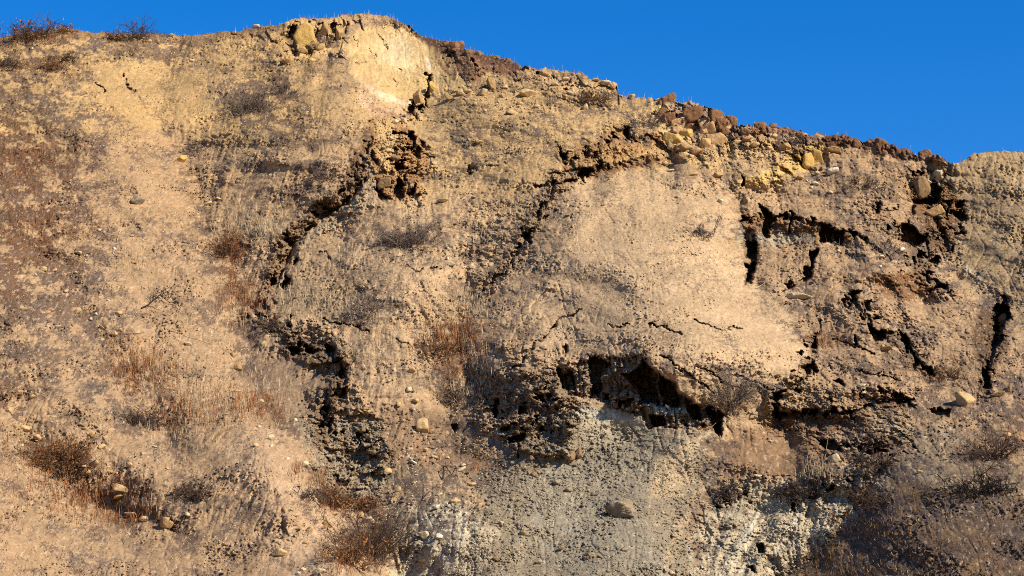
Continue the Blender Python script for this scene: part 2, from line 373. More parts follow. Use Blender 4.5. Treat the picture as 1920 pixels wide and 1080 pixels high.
# litter, thatch and rust-coloured weeds (own colour of the burnt and dry ground cover)
def lit(u, v, ru, rv, k): 
    global LIT
    LIT = LIT + spot_mask(u, v, ru, rv) * k
for a in [(10,330,130,90,1.4),(20,520,110,70,1.0),(60,440,100,60,.8),(20,210,80,60,.7),(-100,500,150,200,.6),(20,640,60,90,.4),(1900,760,60,90,.6),(1700,730,80,60,.35),(60,130,90,40,.6),(110,90,120,25,.5),(280,90,170,22,.45),(100,240,80,50,.4),(480,190,90,55,.55),(590,270,60,40,.3),
          (440,300,60,30,.4),(600,330,60,25,.45),(500,430,60,30,.35),(430,500,50,70,.35),(770,445,70,28,.45),(690,575,70,30,.5),(850,430,60,40,.35),
          (860,720,60,50,.6),(900,480,60,40,.25),(1160,360,90,40,.12),(1310,435,60,30,.4),(1380,720,40,50,.5),(1590,360,90,50,.5),(1500,270,40,25,.4),
          (1560,420,50,25,.3),(1210,230,40,28,.45),(1120,190,60,30,.35),(960,160,80,40,.25),(1000,260,120,60,.25),(850,300,70,60,.3),(1700,290,60,25,.4),
          (1640,480,60,30,.4),(1560,540,60,40,.25),(1720,620,80,60,.3),(1480,560,50,30,.3),(1330,660,50,40,.3),(1600,680,70,30,.25),(1860,850,70,50,.7),(1840,1000,150,70,1.3),(1720,940,90,40,.8),(1640,1050,90,40,.6),
          (1700,1000,120,80,.5),(1640,860,90,40,.5),(1560,900,60,30,.55),(1340,860,30,40,.4),(1370,950,40,50,.5),(1640,930,50,40,.4),(860,910,80,30,.4),(700,1030,50,70,.5),(820,980,60,40,.35),
          (450,960,120,90,.06),(330,900,90,60,.2),(280,790,60,35,.5),(60,560,70,40,.3),(100,700,120,60,.25),(150,820,70,60,.1),(160,930,110,40,.2),(120,530,70,40,.5),(200,690,60,50,.3),
          (560,930,60,20,.4),(480,610,60,30,.4),(1900,400,60,60,.15),(1860,500,80,60,.2),(1100,480,60,50,.1),(960,620,70,60,.2)]:
    lit(*a)
for a in [(50,310,110,60,1.1),(70,440,110,55,1.2),(10,540,80,60,.8),(20,230,60,60,.7),(60,62,60,22,.9),(100,130,50,20,.7),(20,120,60,26,.5),(430,470,20,40,.9),(450,560,40,50,.7),(270,690,60,30,.7),(340,770,80,45,.7),(845,640,60,50,.9),
          (860,740,50,40,.5),(480,760,50,30,.6),(110,870,60,40,.9),(190,940,100,35,.9),(600,920,40,50,.7),(690,960,40,30,.7),(660,1050,40,40,.9),(1550,640,40,20,.7),(1800,700,120,50,.4),
          (1650,820,70,30,.5),(20,880,60,200,.5),(900,60,200,25,.4),(1660,280,120,20,.6),(1000,130,120,20,.3),(30,740,80,60,.4),(540,920,30,30,.5),(1860,860,60,50,.4),(1760,1050,180,60,.3)]:
    RUST += spot_mask(*a[:4]) * a[4]
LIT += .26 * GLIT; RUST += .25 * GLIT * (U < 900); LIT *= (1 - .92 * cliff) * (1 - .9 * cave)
for poly, k in [([(1000,790),(1200,780),(1310,830),(1290,1090),(900,1090),(930,960)], .9), ([(1390,800),(1540,800),(1520,890),(1380,890)], .7), ([(1330,930),(1480,910),(1560,940),(1500,1040),(1330,1060)], .5),
                ([(580,800),(720,800),(720,940),(620,930)], .8), ([(480,660),(640,680),(620,760),(520,740)], .6), ([(180,110),(360,130),(400,220),(300,240),(200,200)], .75),([(1090,340),(1270,320),(1390,430),(1520,650),(1390,720),(1210,640),(1040,640)], .5),
                ([(240,570),(340,560),(400,680),(300,690)], .6),([(470,780),(560,840),(680,1080),(560,1060),(480,880)], .5),([(690,225),(800,250),(800,372),(660,372)], .8)]:
    LIT *= 1 - k * poly_mask(poly, 20, True)

# ---- scars: pits, cracks and scarps
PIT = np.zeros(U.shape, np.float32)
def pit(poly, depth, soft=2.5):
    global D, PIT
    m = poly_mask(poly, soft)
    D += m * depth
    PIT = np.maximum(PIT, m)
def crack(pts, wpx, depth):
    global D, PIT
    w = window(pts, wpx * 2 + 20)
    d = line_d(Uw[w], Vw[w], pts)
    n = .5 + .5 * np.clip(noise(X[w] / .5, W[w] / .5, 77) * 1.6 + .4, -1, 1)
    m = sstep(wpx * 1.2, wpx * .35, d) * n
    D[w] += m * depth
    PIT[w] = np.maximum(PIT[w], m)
def scarp(rim, face, k=1.25, decay=150, tilt=0.0):
    """below the rim the ground stands steep for `face` pixels, then eases back"""
    global D
    us = [p[0] for p in rim]; vs = [p[1] for p in rim]
    w = (U > us[0] - 60) & (U < us[-1] + 60) & (V > min(vs) - 30) & (V < max(vs) + face + decay * 2.5)
    r = np.interp(Uw[w], us, vs)
    d = Vw[w] - r
    end = sstep(us[0] - 30, us[0] + 30, Us[w]) * sstep(us[-1] + 30, us[-1] - 30, Us[w])
    f = face * (.75 + .35 * noise(X[w] / .8, W[w] * 0 + .5, 91))
    off = np.clip(d, 0, f) * .042 * k * .78 * np.exp(-np.clip(d - f, 0, None) / decay)
    D[w] += off * end

D += cliff * 0.12
D += 1.0 * sstep(655, 790, U) * sstep(905, 800, U) * sstep(30, 70, V) * sstep(290, 190, V)
scarp([(545,42),(580,40),(640,40)], 60, .7, 80)
scarp([(505,505),(520,462),(560,412),(590,386),(630,364),(656,330)], 34, 1.2, 80)
scarp([(1084,314),(1150,302),(1200,294),(1264,290)], 20, 1.5, 60)
scarp([(1150,236),(1178,238),(1242,252),(1256,264)], 28, 1.3, 60)
scarp([(1376,334),(1430,330),(1480,294),(1502,270),(1546,266)], 44, 1.2, 60)
scarp([(1388,404),(1418,398),(1442,398),(1540,416),(1612,440)], 40, 1.3, 70)
scarp([(1230,192),(1275,196),(1350,210),(1386,236)], 45, 1.2, 60)
scarp([(1530,256),(1600,262),(1680,280),(1780,306)], 14, 1.5, 60)
scarp([(1634,514),(1690,508),(1742,510)], 46, 1.3, 70)
scarp([(1600,734),(1650,730),(1714,744)], 22, 1.5, 60)
scarp([(1446,764),(1540,766),(1610,764)], 34, 1.4, 60)
scarp([(1380,905),(1480,908),(1560,890),(1640,884)], 60, .5, 60)
scarp([(900,712),(960,716),(1046,740)], 70, .2, 80)
D += cave * .5
pit_late = [([(1178,700),(1204,674),(1232,700),(1276,734),(1312,758),(1346,768),(1356,782),(1350,818),(1334,796),(1308,786),(1276,762),(1240,758),(1200,758)],.35)]
BRK = []
def broken(pts, n, spread, smin, smax, seed, dp=1.0):
    g = np.random.default_rng(seed); p = np.array(pts, float); L = np.r_[0, np.cumsum(np.hypot(*np.diff(p, axis=0).T))]
    for _ in range(n):
        q = g.random() * L[-1]; cu = np.interp(q, L, p[:, 0]) + g.normal() * spread; cv = np.interp(q, L, p[:, 1]) + g.normal() * spread * .6
        r = smin + (smax - smin) * g.random() ** 2; m = g.integers(4, 7); a0 = np.sort(g.random(m)) * 6.283
        pit([(cu + r * math.cos(t) * g.uniform(.6, 1.3), cv + r * math.sin(t) * g.uniform(.5, 1.1)) for t in a0], dp * (.35 + r * .07), 2)
for a in [([(790,190),(765,222),(760,262),(752,310),(740,360)],22,14,4,11,1),([(700,240),(690,290),(664,330),(632,366),(590,390),(556,424),(524,466),(506,520),(500,560)],34,9,3,8,2,.8),
          ([(470,600),(500,596),(548,610)],16,9,3,7,3),([(530,652),(590,652),(645,668),(650,700),(632,735),(604,775),(600,806),(650,824),(690,820)],26,9,3,8,4,.7),([(1010,398),(985,450),(940,510),(900,545)],16,9,3,7,5,.8),
          ([(1050,300),(1100,288),(1160,250),(1190,258)],14,9,3,8,6),([(1040,345),(1090,326),(1150,310),(1260,296)],12,6,3,8,7),([(1390,412),(1440,400),(1540,420),(1612,444)],14,7,3,8,8),([(1720,330),(1750,380),(1790,400),(1770,450),(1720,470),(1736,530),(1770,540)],34,15,4,12,9),
          ([(1590,560),(1640,620),(1700,640),(1724,690),(1750,700)],20,10,3,9,10),([(1890,565),(1870,620),(1860,660),(1846,720)],22,9,4,10,11),([(1520,640),(1512,692),(1460,740),(1455,780),(1520,772),(1600,770)],26,10,3,8,12),
          ([(1600,738),(1660,738),(1712,750)],12,6,3,7,13),([(930,760),(960,790),(1000,760),(1040,745),(1010,820),(960,850)],30,18,3,9,14),([(1050,712),(1110,742),(1160,752),(1210,780),(1280,800),(1350,800)],26,10,3,8,15),
          ([(1560,830),(1640,846),(1720,850)],14,8,3,7,16),([(1330,960),(1420,920),(1520,930),(1640,890)],20,12,3,7,17),([(540,50),(600,70),(648,60)],12,12,3,7,18),([(1230,210),(1300,232),(1390,250),(1500,262)],22,14,3,7,19),([(830,110),(880,120),(960,130),(1100,165)],14,10,3,6,20),
          ([(1640,390),(1700,430),(1640,520),(1720,540)],14,14,3,8,21)]:
    broken(*a)
for p, d in [
 ([(800,143),(807,145),(809,165),(807,182),(800,182),(802,165)],1.2),([(757,215),(768,200),(776,205),(768,218)],1.4),([(778,208),(792,195),(796,201),(786,211)],1.4),
 ([(757,250),(770,247),(779,262),(771,274),(762,268)],1.6),([(739,308),(752,303),(763,315),(755,319),(745,317)],1.5),([(705,343),(713,348),(719,362),(733,370),(722,372),(708,370)],1.4),
 ([(739,352),(748,334),(757,345),(760,368),(745,372),(737,362)],1.8),([(764,360),(770,350),(779,344),(776,356),(767,369)],1.6),([(700,288),(704,288),(705,302),(701,300)],.8),
 ([(770,282),(782,270),(790,290),(785,300)],.8),([(788,262),(800,270),(803,282),(792,276)],.8),
 ([(540,52),(556,46),(560,62),(557,80),(553,108),(541,92),(538,70)],.9),([(570,82),(577,80),(582,98),(584,110),(577,110)],.8),([(622,48),(630,44),(632,70),(626,76)],.8),([(766,50),(776,52),(778,60),(768,60)],.8),
 ([(645,40),(649,42),(650,62),(645,60)],.5),([(592,60),(596,58),(597,76),(593,78)],.5),
 ([(505,520),(512,515),(515,536),(508,544)],1.2),([(530,526),(538,511),(543,528),(531,543),(523,540)],1.4),([(550,488),(557,484),(557,500),(551,500)],.7),
 ([(538,652),(556,648),(562,664),(545,668)],1.0),([(568,644),(584,640),(588,660),(574,664)],.9),([(604,648),(622,644),(628,662),(610,664)],.9),([(630,700),(644,690),(646,706),(636,712)],.8),
 ([(598,770),(612,762),(612,776),(600,780)],.8),([(600,798),(618,790),(614,806),(602,804)],.9),([(672,818),(690,812),(690,830),(676,832)],.8),
 ([(985,442),(996,437),(998,456),(990,461)],1.2),([(1050,279),(1057,285),(1057,309),(1052,306)],1.0),([(1084,318),(1098,316),(1113,315),(1106,326),(1091,343),(1084,336)],1.3),
 ([(1094,284),(1104,280),(1106,292),(1097,294)],.9),([(1112,284),(1124,284),(1122,296),(1112,295)],.9),([(1168,236),(1176,240),(1180,262),(1172,262)],.9),([(1148,250),(1154,248),(1156,262),(1150,262)],.8),
 ([(1250,262),(1260,258),(1262,280),(1252,276)],.8),([(1388,332),(1395,331),(1395,349),(1389,346)],1.0),([(1124,302),(1130,300),(1132,316),(1126,318)],.7),
 ([(1322,200),(1328,200),(1336,232),(1330,234)],.7),
 ([(1418,385),(1430,389),(1452,400),(1449,410),(1441,446),(1432,444),(1434,402)],1.7),([(1480,404),(1484,404),(1483,436),(1478,438)],1.0),([(1538,420),(1560,425),(1556,456),(1539,457)],1.8),
 ([(1560,430),(1580,430),(1577,458),(1563,452)],1.6),([(1594,434),(1612,440),(1600,451)],1.4),([(1404,455),(1417,457),(1416,482),(1404,486),(1400,478)],1.5),
 ([(1397,500),(1412,494),(1415,515),(1411,530),(1397,528)],1.5),([(1517,469),(1533,470),(1530,491),(1518,498)],1.4),([(1508,500),(1519,498),(1518,516),(1510,521)],1.2),([(1469,530),(1486,527),(1480,541)],1.0),
 ([(1688,417),(1700,420),(1716,433),(1738,440),(1729,456),(1710,466),(1695,456),(1687,440)],2.2),([(1711,371),(1745,366),(1756,352),(1762,370),(1745,381),(1725,385),(1713,382)],2.0),
 ([(1797,374),(1807,380),(1804,393),(1796,389)],1.3),([(1745,540),(1777,529),(1771,541),(1734,551)],1.5),([(1640,384),(1649,380),(1650,398),(1642,398)],1.0),([(1742,350),(1752,342),(1756,356),(1746,360)],1.0),
 ([(1594,548),(1613,547),(1601,560),(1594,576)],1.2),([(1627,607),(1640,611),(1662,630),(1656,641),(1640,641),(1632,630)],1.7),([(1684,625),(1699,629),(1706,656),(1695,653),(1685,641)],1.5),
 ([(1734,685),(1750,689),(1758,703),(1742,706)],1.3),([(1868,574),(1891,574),(1896,590),(1880,620),(1867,633),(1860,610)],2.0),([(1858,630),(1881,630),(1878,641),(1862,656),(1849,656)],1.8),
 ([(1839,690),(1855,699),(1854,728),(1839,731)],1.5),([(1504,691),(1522,679),(1529,695),(1512,703)],1.3),([(1526,628),(1532,628),(1532,650),(1527,652)],.9),([(1566,709),(1580,711),(1583,723)],.9),
 ([(1450,736),(1463,737),(1456,753)],1.1),([(1449,760),(1460,762),(1461,786),(1451,776)],1.2),([(1500,765),(1536,764),(1531,779),(1504,779)],1.1),([(1579,761),(1600,769),(1601,783)],1.1),
 ([(1672,736),(1694,738),(1704,752),(1684,752)],1.0),([(1534,824),(1560,828),(1576,848),(1546,846)],1.0),([(1626,842),(1668,842),(1664,850),(1630,850)],.8),([(1606,930),(1624,920),(1636,930),(1612,944)],.8),
 ([(1484,940),(1494,930),(1490,956),(1480,958)],.8),([(1410,1020),(1428,1014),(1432,1030),(1416,1034)],.9),([(1404,1068),(1416,1064),(1416,1076)],.6),([(1742,770),(1780,768),(1776,782),(1748,784)],.8),
 ([(1620,566),(1632,560),(1632,580),(1622,584)],.8),([(1700,740),(1714,744),(1716,762),(1706,756)],.8),([(1596,640),(1604,630),(1604,652),(1598,652)],.8),
 ([(926,754),(938,752),(937,786),(928,782)],1.1),([(958,822),(982,814),(984,830),(964,834)],1.1),([(1004,738),(1016,736),(1016,752),(1006,752)],.8),([(972,770),(988,764),(992,778),(976,782)],.8),
 ([(940,800),(956,796),(954,806),(942,808)],.7),([(1052,655),(1060,648),(1062,662),(1055,666)],.7),([(846,796),(860,792),(862,802),(850,806)],.7),
 ([(1046,695),(1062,698),(1076,692),(1080,731),(1060,729),(1050,710)],0.99),([(1105,668),(1130,673),(1147,677),(1133,700),(1125,743),(1108,736),(1105,705)],1.18),
 ([(1170,703),(1190,690),(1205,678),(1223,690),(1233,705),(1233,735),(1239,760),(1200,759),(1195,722),(1180,719)],1.61),([(1237,708),(1262,718),(1274,730),(1273,757),(1262,762),(1246,756),(1240,740)],1.43),
 ([(1288,754),(1308,752),(1313,770),(1311,789),(1289,781)],1.05),([(1327,755),(1345,764),(1359,780),(1346,790),(1350,820),(1338,816),(1331,795)],1.12),([(1216,780),(1240,776),(1251,790),(1249,803),(1224,801)],0.99),
 ([(1164,750),(1186,748),(1183,762),(1175,766)],0.68)]:
    pit(p, d)
for p, d in pit_late: pit(p, d)
for pts, w_, d_ in [([(690,330),(664,362),(636,388),(600,408),(566,440),(536,480),(520,525),(510,570)],4.5,.6),([(540,655),(600,660),(640,680),(640,712),(618,750),(604,800)],4.5,.6),([(1420,392),(1450,404),(1540,422),(1612,444),(1655,474)],4,.6),([(1416,446),(1410,490),(1402,530)],4,.7),([(1530,470),(1514,520),(1480,540)],3.5,.6),
                    ([(1756,352),(1716,378),(1702,420),(1738,452),(1736,520),(1772,542)],5,.7),([(1598,555),(1640,620),(1690,632),(1712,664),(1750,700)],4.5,.7),([(1526,640),(1516,696),(1458,742),(1456,782),(1520,774),(1600,772),(1660,752),(1712,748)],4.5,.6),([(1090,330),(1040,350),(1008,400)],3.5,.5)]:
    crack(pts, w_, d_)
for pts, w, d in [
 ([(668,66),(674,80),(672,98)],1.2,.25),([(708,64),(716,76),(722,88)],1.2,.25),([(690,92),(700,98),(704,110)],1,.2),([(735,150),(742,162)],1,.2),([(748,128),(752,134)],2,.3),([(666,120),(690,112)],1,.15),
 ([(1235,668),(1258,678),(1275,692),(1310,716),(1338,738)],1.6,.5),([(1308,690),(1340,704),(1365,722),(1400,736)],1.4,.4),([(1140,610),(1180,611)],1.6,.4),([(1215,612),(1240,612),(1278,623)],2,.5),
 ([(180,155),(190,163),(199,173)],1.8,.5),([(230,147),(241,160),(254,174)],1.8,.5),([(600,473),(612,476),(622,486)],2,.5),([(612,600),(640,608),(664,612),(690,619)],1.6,.45),
 ([(1012,400),(998,430),(985,452),(965,474),(945,504),(925,526),(905,540)],4,.55),([(1416,446),(1412,490),(1400,532)],3,.7),([(1700,632),(1712,660),(1724,686)],3,.7),([(1720,476),(1732,510),(1740,530)],4,.8),
 ([(1882,560),(1876,600),(1862,640),(1850,700),(1846,740)],6,.8),([(1736,390),(1760,420),(1772,450),(1768,480)],6,.7),([(1520,660),(1530,640),(1540,600)],2,.4),([(800,290),(812,300)],2,.4),
 ([(880,326),(888,308),(890,316)],3,.6),([(1034,330),(1070,318),(1084,320)],3,.5),([(1004,352),(1040,340)],3,.4),([(1380,700),(1420,720),(1450,730)],2,.4),([(1600,690),(1640,704),(1690,716)],2,.4),
 ([(1560,640),(1600,652),(1640,660)],2,.35),([(1300,600),(1340,612),(1390,618)],2,.35),([(960,690),(1000,650),(1040,610),(1090,580)],2.4,.4),([(740,640),(764,646)],2,.4),([(760,500),(800,506),(820,502)],1.5,.3),
 ([(650,696),(640,740),(612,770),(600,810)],5,.5),([(840,560),(870,556)],2,.3),([(1640,705),(1656,700)],2,.5)]:
    crack(pts, w, d)

# clods: rubble areas
def clod(poly, k, soft=14):
    global CLOD
    CLOD = np.maximum(CLOD, poly_mask(poly, soft, True) * k)
for poly, k in [([(570,740),(660,690),(720,800),(740,880),(690,960),(630,940),(580,870)],.8),([(900,700),(1050,660),(1100,770),(1060,870),(960,860),(890,800)],.8),
                ([(900,880),(1060,780),(1190,800),(1330,830),(1290,1090),(850,1090),(920,1000)],.2),([(690,225),(740,222),(806,270),(806,330),(780,376),(700,376)],.9),
                ([(460,590),(560,590),(660,650),(660,720),(600,700),(520,660)],.8),([(1500,380),(1700,360),(1800,330),(1820,420),(1780,560),(1900,560),(1900,740),(1700,720),(1600,640),(1640,500)],.32),
                ([(1420,720),(1720,720),(1720,830),(1560,860),(1440,810)],.65),([(1320,900),(1660,870),(1660,980),(1480,1090),(1290,1090)],.45),([(930,640),(1050,640),(1050,700),(940,720)],.6),
                ([(560,400),(700,340),(706,380),(600,450)],.5),([(1040,270),(1250,250),(1280,300),(1100,340)],.5),([(880,380),(1010,380),(1000,470),(900,560),(860,520)],.5),([(820,70),(970,112),(1160,160),(1150,200),(900,180),(860,150)],.4),
                ([(1230,190),(1390,215),(1480,240),(1560,290),(1400,330),(1260,300)],.6),([(380,50),(640,36),(650,110),(520,110),(400,90)],.5),([(1390,395),(1620,420),(1620,460),(1390,470)],.4)]:
    clod(poly, k)
BLK = np.zeros(U.shape, np.float32)
for poly, k in [([(530,36),(652,28),(656,96),(640,118),(560,118),(530,100)],1.0),([(1222,184),(1280,194),(1395,222),(1400,262),(1340,296),(1250,290),(1226,230)],.9),([(1470,290),(1500,268),(1548,262),(1580,276),(1550,304),(1500,324),(1440,340)],.8),
                ([(822,84),(890,94),(910,130),(880,156),(850,140)],.8),([(960,112),(1160,156),(1170,190),(1060,190),(960,160)],.45),([(1400,236),(1520,254),(1520,290),(1410,280)],.5),([(1700,310),(1785,320),(1800,372),(1740,400),(1700,360)],.7),
                ([(655,34),(780,46),(776,62),(700,50),(660,66)],.5),([(1140,232),(1182,234),(1246,252),(1250,290),(1080,320),(1050,300)],.5),([(400,56),(530,44),(530,90),(420,100)],.4)]:
    BLK = np.maximum(BLK, poly_mask(poly, 10) * k)
def band(pts, wpx, k):
    global CLOD
    w = window(pts, wpx + 40); d = line_d(Uw[w], Vw[w], pts)
    CLOD[w] = np.maximum(CLOD[w], sstep(wpx, wpx * .5, d) * k)
MAIN = [(770,215),(730,270),(690,320),(660,350),(632,372),(592,394),(556,428),(524,470),(508,520),(496,570),(500,600),(560,640),(620,655),(648,690),(628,735),(604,780),(606,830)]
band(MAIN, 22, .75); band([(1100,326),(1040,350),(1000,400),(985,450),(940,512),(900,550)], 24, .6)
band([(1400,420),(1540,434),(1620,450)], 20, .6); band([(1720,340),(1760,390),(1740,450),(1740,530),(1780,545)], 30, .6); band([(1590,560),(1640,620),(1700,640),(1750,700)], 22, .55)
band([(1525,640),(1510,695),(1455,745),(1460,785),(1560,780),(1710,755)], 22, .6); band([(1885,565),(1870,630),(1848,730)], 24, .6)
CLOD = np.maximum(CLOD, cave * .9)
CLOD *= (1 - .9 * cliff)
ROUGH *= (1 - .45 * cliff)
for poly, k in [([(1100,340),(1270,320),(1400,430),(1520,640),(1400,650),(1200,640),(1050,560)],.3),([(190,120),(360,130),(400,220),(300,230)],.35),([(1400,800),(1530,800),(1500,880),(1360,880)],.5),
                ([(490,670),(620,690),(600,750),(520,740)],.5),([(1240,840),(1340,810),(1290,930),(1220,930)],.5),([(1350,930),(1440,920),(1420,1010),(1350,1010)],.3)]:
    ROUGH *= 1 - k * poly_mask(poly, 20, True)

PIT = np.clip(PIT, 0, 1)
# relief of the soil: silt, gravel specks, crumbs and angular clods, patchy at many scales
PATCH = np.clip(.5 + .9 * fbm(X / 2.2, S / 2.2, 131, 4, .6), 0, 1)
D += .55 * fbm(X / 5.0, S / 6.0, 101, 3)
D += (.35 + .65 * ROUGH) * (.22 * noise(X / 1.8, S / 1.9, 111) + .07 * fbm(X / .7, S / .8, 112, 2))
D += ROUGH * (.3 + 1.3 * PATCH) * (.030 * noise(X / .26, S / .38, 113) + .026 * noise(X / .13, S / .22, 114) + .026 * noise(X / .075, W / .06, 116))
n1 = noise(X / .13, W / .085, 118) + .35 * noise(X / .05, W / .05, 119); n2 = noise(X / .24, W / .13, 120) + .4 * noise(X / .08, W / .06, 121)
D -= ROUGH * .13 * sstep(.46, .72, n1) * (.12 + 1.4 * PATCH ** 1.6)
D += ROUGH * .11 * sstep(.5, .8, -n1) * (.1 + 1.4 * PATCH ** 1.6)
D -= ROUGH * .20 * sstep(.6, .85, n2) * np.clip(PATCH * 1.6 - .5, 0, 1)
CLAY = np.maximum(poly_mask([(1330,960),(1400,905),(1480,910),(1640,880),(1660,940),(1600,985),(1520,1040),(1480,1090),(1290,1090)], 14, True), poly_mask([(740,960),(850,930),(930,1000),(880,1090),(740,1090)], 14, True) * .3)
D += CLAY * (.075 * FLOW2 + .03 * FLOW1 + .10 * noise(X / .8, S / 1.6, 151))
C *= (1 + .07 * CLAY * np.clip(FLOW2, -1.5, 1.5))[..., None]
D += ROUGH * (.020 * FLOW1 + .040 * FLOW2) * (.4 + 1.2 * PATCH)
rl = 1 - np.abs(noise(X / .5 + .6 * noise(X / 1.5, S / 2, 133), S / 2.6, 134)); D += ROUGH * .09 * rl ** 10
for cell, amp, seed, rare in ((.95, .55, 201, .80), (.50, .34, 203, .55), (.23, .20, 205, .25), (.11, .11, 207, 0.)):
    wx = X + .25 * cell * noise(X / cell * 1.7, W / cell * 1.7, seed + 50) + .08 * noise(X / .1, W / .1, seed + 52); wy = W * 1.2 + .25 * cell * noise(X / cell * 1.7, W / cell * 1.7, seed + 51)
    d1, d2, cid, tl = worley(wx / cell, wy / cell, seed)
    pick = h2(np.floor(cid * 99999), cid * 0, 3)
    k = np.clip(CLOD * 1.5 + .45 * noise(X / 1.3, W / 1.1, seed + 60) - .15, 0, 1) * (CLOD > .02) * (pick > rare) * (sstep(.5, .75, CLOD) if cell > .4 else 1)
    D -= k * amp * (.1 + 1.1 * cid + 1.9 * tl) * sstep(.0, .08, d2 - d1)
for cell, amp, seed in ((1.1, .6, 221), (.48, .34, 223)):     # jointed blocks of the outcrops
    wx = X + .2 * cell * noise(X / cell, W / cell, seed + 5) + .25 * W; wy = W * .75 + .2 * cell * noise(X / cell, W / cell, seed + 6)
    d1, d2, cid, tl = worley(wx / cell, wy / cell, seed)
    D -= BLK * amp * (.9 * cid + 2.0 * tl - .4)
    D += BLK * .35 * amp * sstep(.07, .0, d2 - d1)
# flutes on the bare scarp faces, joints in the cliff
fl = np.abs(noise(X / .28, W / 1.6, 301)); D += (cave * .35 + PIT * .3) * (1 - fl) ** 3
jn = 1 - np.abs(noise((X + .45 * W) / .9, (W - .3 * X) / 1.6, 305)); D += cliff * (.10 * jn ** 22 + .07 * (1 - np.abs(noise(X / .45 + W * .25, W / 2.2, 311))) ** 9 - .16 * np.floor(2.5 * noise(X / 1.0 + W * .4, W / 1.4, 312)) / 2.5)
jn2 = 1 - np.abs(noise((X - .3 * W) / .5, W / .8, 306)); D += cliff * (.05 * jn2 ** 18 * np.clip(noise(X / 1.2, W / 1.2, 309), 0, 1) * 2 + .09 * noise(X / 1.3 + W / 2, W / 1.7, 307) + .05 * noise(X / .35 + W / .6, W / .5, 310) + .03 * noise(X / .1, W / .1, 308))
D = D.astype(np.float64)

# ---- colour grain of the soil: litter, straw, dust (own colours of the ground cover), then shade tinted into the pits
lw = LIT * (0.6 + 1.0 * fbm((X + .3 * S) / 1.0, S / 1.5, 401, 4, .7)) + .20 * fbm(X / 4, S / 4, 405, 3) + .085 * FLOW2 * (1 - cave) + .045 * FLOW1
sp = noise(X / .11, S / .16, 411) * .6 + noise(X / .05, S / .09, 412) * .5 + noise(X / .3, S / .4, 413) * .5
m = sstep(.02, .5, lw + .45 * sp - .08) * (1 - .85 * cliff)
hue = np.clip(.5 + .8 * fbm(X / 1.6, S / 1.6, 421, 2), 0, 1)[..., None]
grey = alb((106, 88, 76)) * hue + alb((118, 90, 66)) * (1 - hue)
rr = np.clip(RUST * (1 + .9 * noise(X / .6, S / .7, 425)), 0, 1)[..., None]
litc = grey * (1 - rr) + alb((108, 68, 40)) * rr
C = C * (1 - .85 * m[..., None]) + litc * .85 * m[..., None]
dk = sstep(.32, .7, noise(X / .20, S / .28, 431) + .5 * noise(X / .08, S / .1, 432)) * np.clip(LIT * 1.6, .25, 1) * (1 - cliff)
C = C * (1 - .7 * dk[..., None]) + alb((70, 54, 42)) * .7 * dk[..., None]
st = sstep(.4, .8, noise(X / .14, S / .3, 441) + .5 * noise(X / .06, S / .1, 442)) * (1 - cliff) * .5
C = C * (1 - st[..., None]) + alb((222, 192, 150)) * st[..., None]
C *= (1 + .025 * FLOW1 + .025 * FLOW2 + .12 * fbm(X / 2.6, S / 2.6, 451, 3) + .16 * noise(X / .07, W / .05, 452) + .13 * noise(X / .35, S / .5, 453))[..., None]
C = C * (1 - .6 * PIT[..., None]) + alb((104, 80, 56)) * .6 * PIT[..., None]  # pits and cracks: recess shade painted into the albedo
lum = C.mean(-1, keepdims=True); ds_ = (.11 + .05 * sstep(250, 560, V))[..., None].astype(np.float32); C = C * (1 - ds_) + lum * ds_
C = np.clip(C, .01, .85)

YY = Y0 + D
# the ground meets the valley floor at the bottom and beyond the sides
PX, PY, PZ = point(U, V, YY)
PZ[-1, :] = -1.0

# back of the ridge
back = [(.35, .05), (1.0, .2), (3, 1.0), (8, 3.6), (20, 11), (60, 60)]
def stack(P, add):
    rows = [P[0] + a for a in add]
    return np.concatenate([np.array(rows[::-1]), P], 0)
TX = stack(PX, [0 * b for b, _ in back]); TY = stack(PY, [b for b, _ in back]); TZ = stack(PZ, [-d for _, d in back])
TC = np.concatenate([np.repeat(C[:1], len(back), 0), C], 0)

def grid_mesh(name, X, Y, Z, col, mat):
    nr, nc = X.shape
    me = bpy.data.meshes.new(name)
    me.vertices.add(nr * nc)
    co = np.stack([X, Y, Z], -1).astype(np.float32).ravel()
    me.vertices.foreach_set('co', co)
    idx = np.arange(nr * nc, dtype=np.int32).reshape(nr, nc)
    q = np.stack([idx[1:, :-1], idx[1:, 1:], idx[:-1, 1:], idx[:-1, :-1]], -1).reshape(-1)
    nf = (nr - 1) * (nc - 1)
    me.loops.add(nf * 4); me.polygons.add(nf)
    me.loops.foreach_set('vertex_index', q)
    me.polygons.foreach_set('loop_start', np.arange(0, nf * 4, 4, dtype=np.int32))
    me.update(calc_edges=True)
    at = me.attributes.new('Col', 'FLOAT_COLOR', 'POINT')
    at.data.foreach_set('color', np.concatenate([col.reshape(-1, 3), np.ones((nr * nc, 1), np.float32)], 1).astype(np.float32).ravel())
    me.materials.append(mat)
    return me

def link(name, me, parent=None, **props):
    o = bpy.data.objects.new(name, me)
    COL.objects.link(o)
    if parent: o.parent = parent
    for k, v in props.items(): o[k] = v
    return o

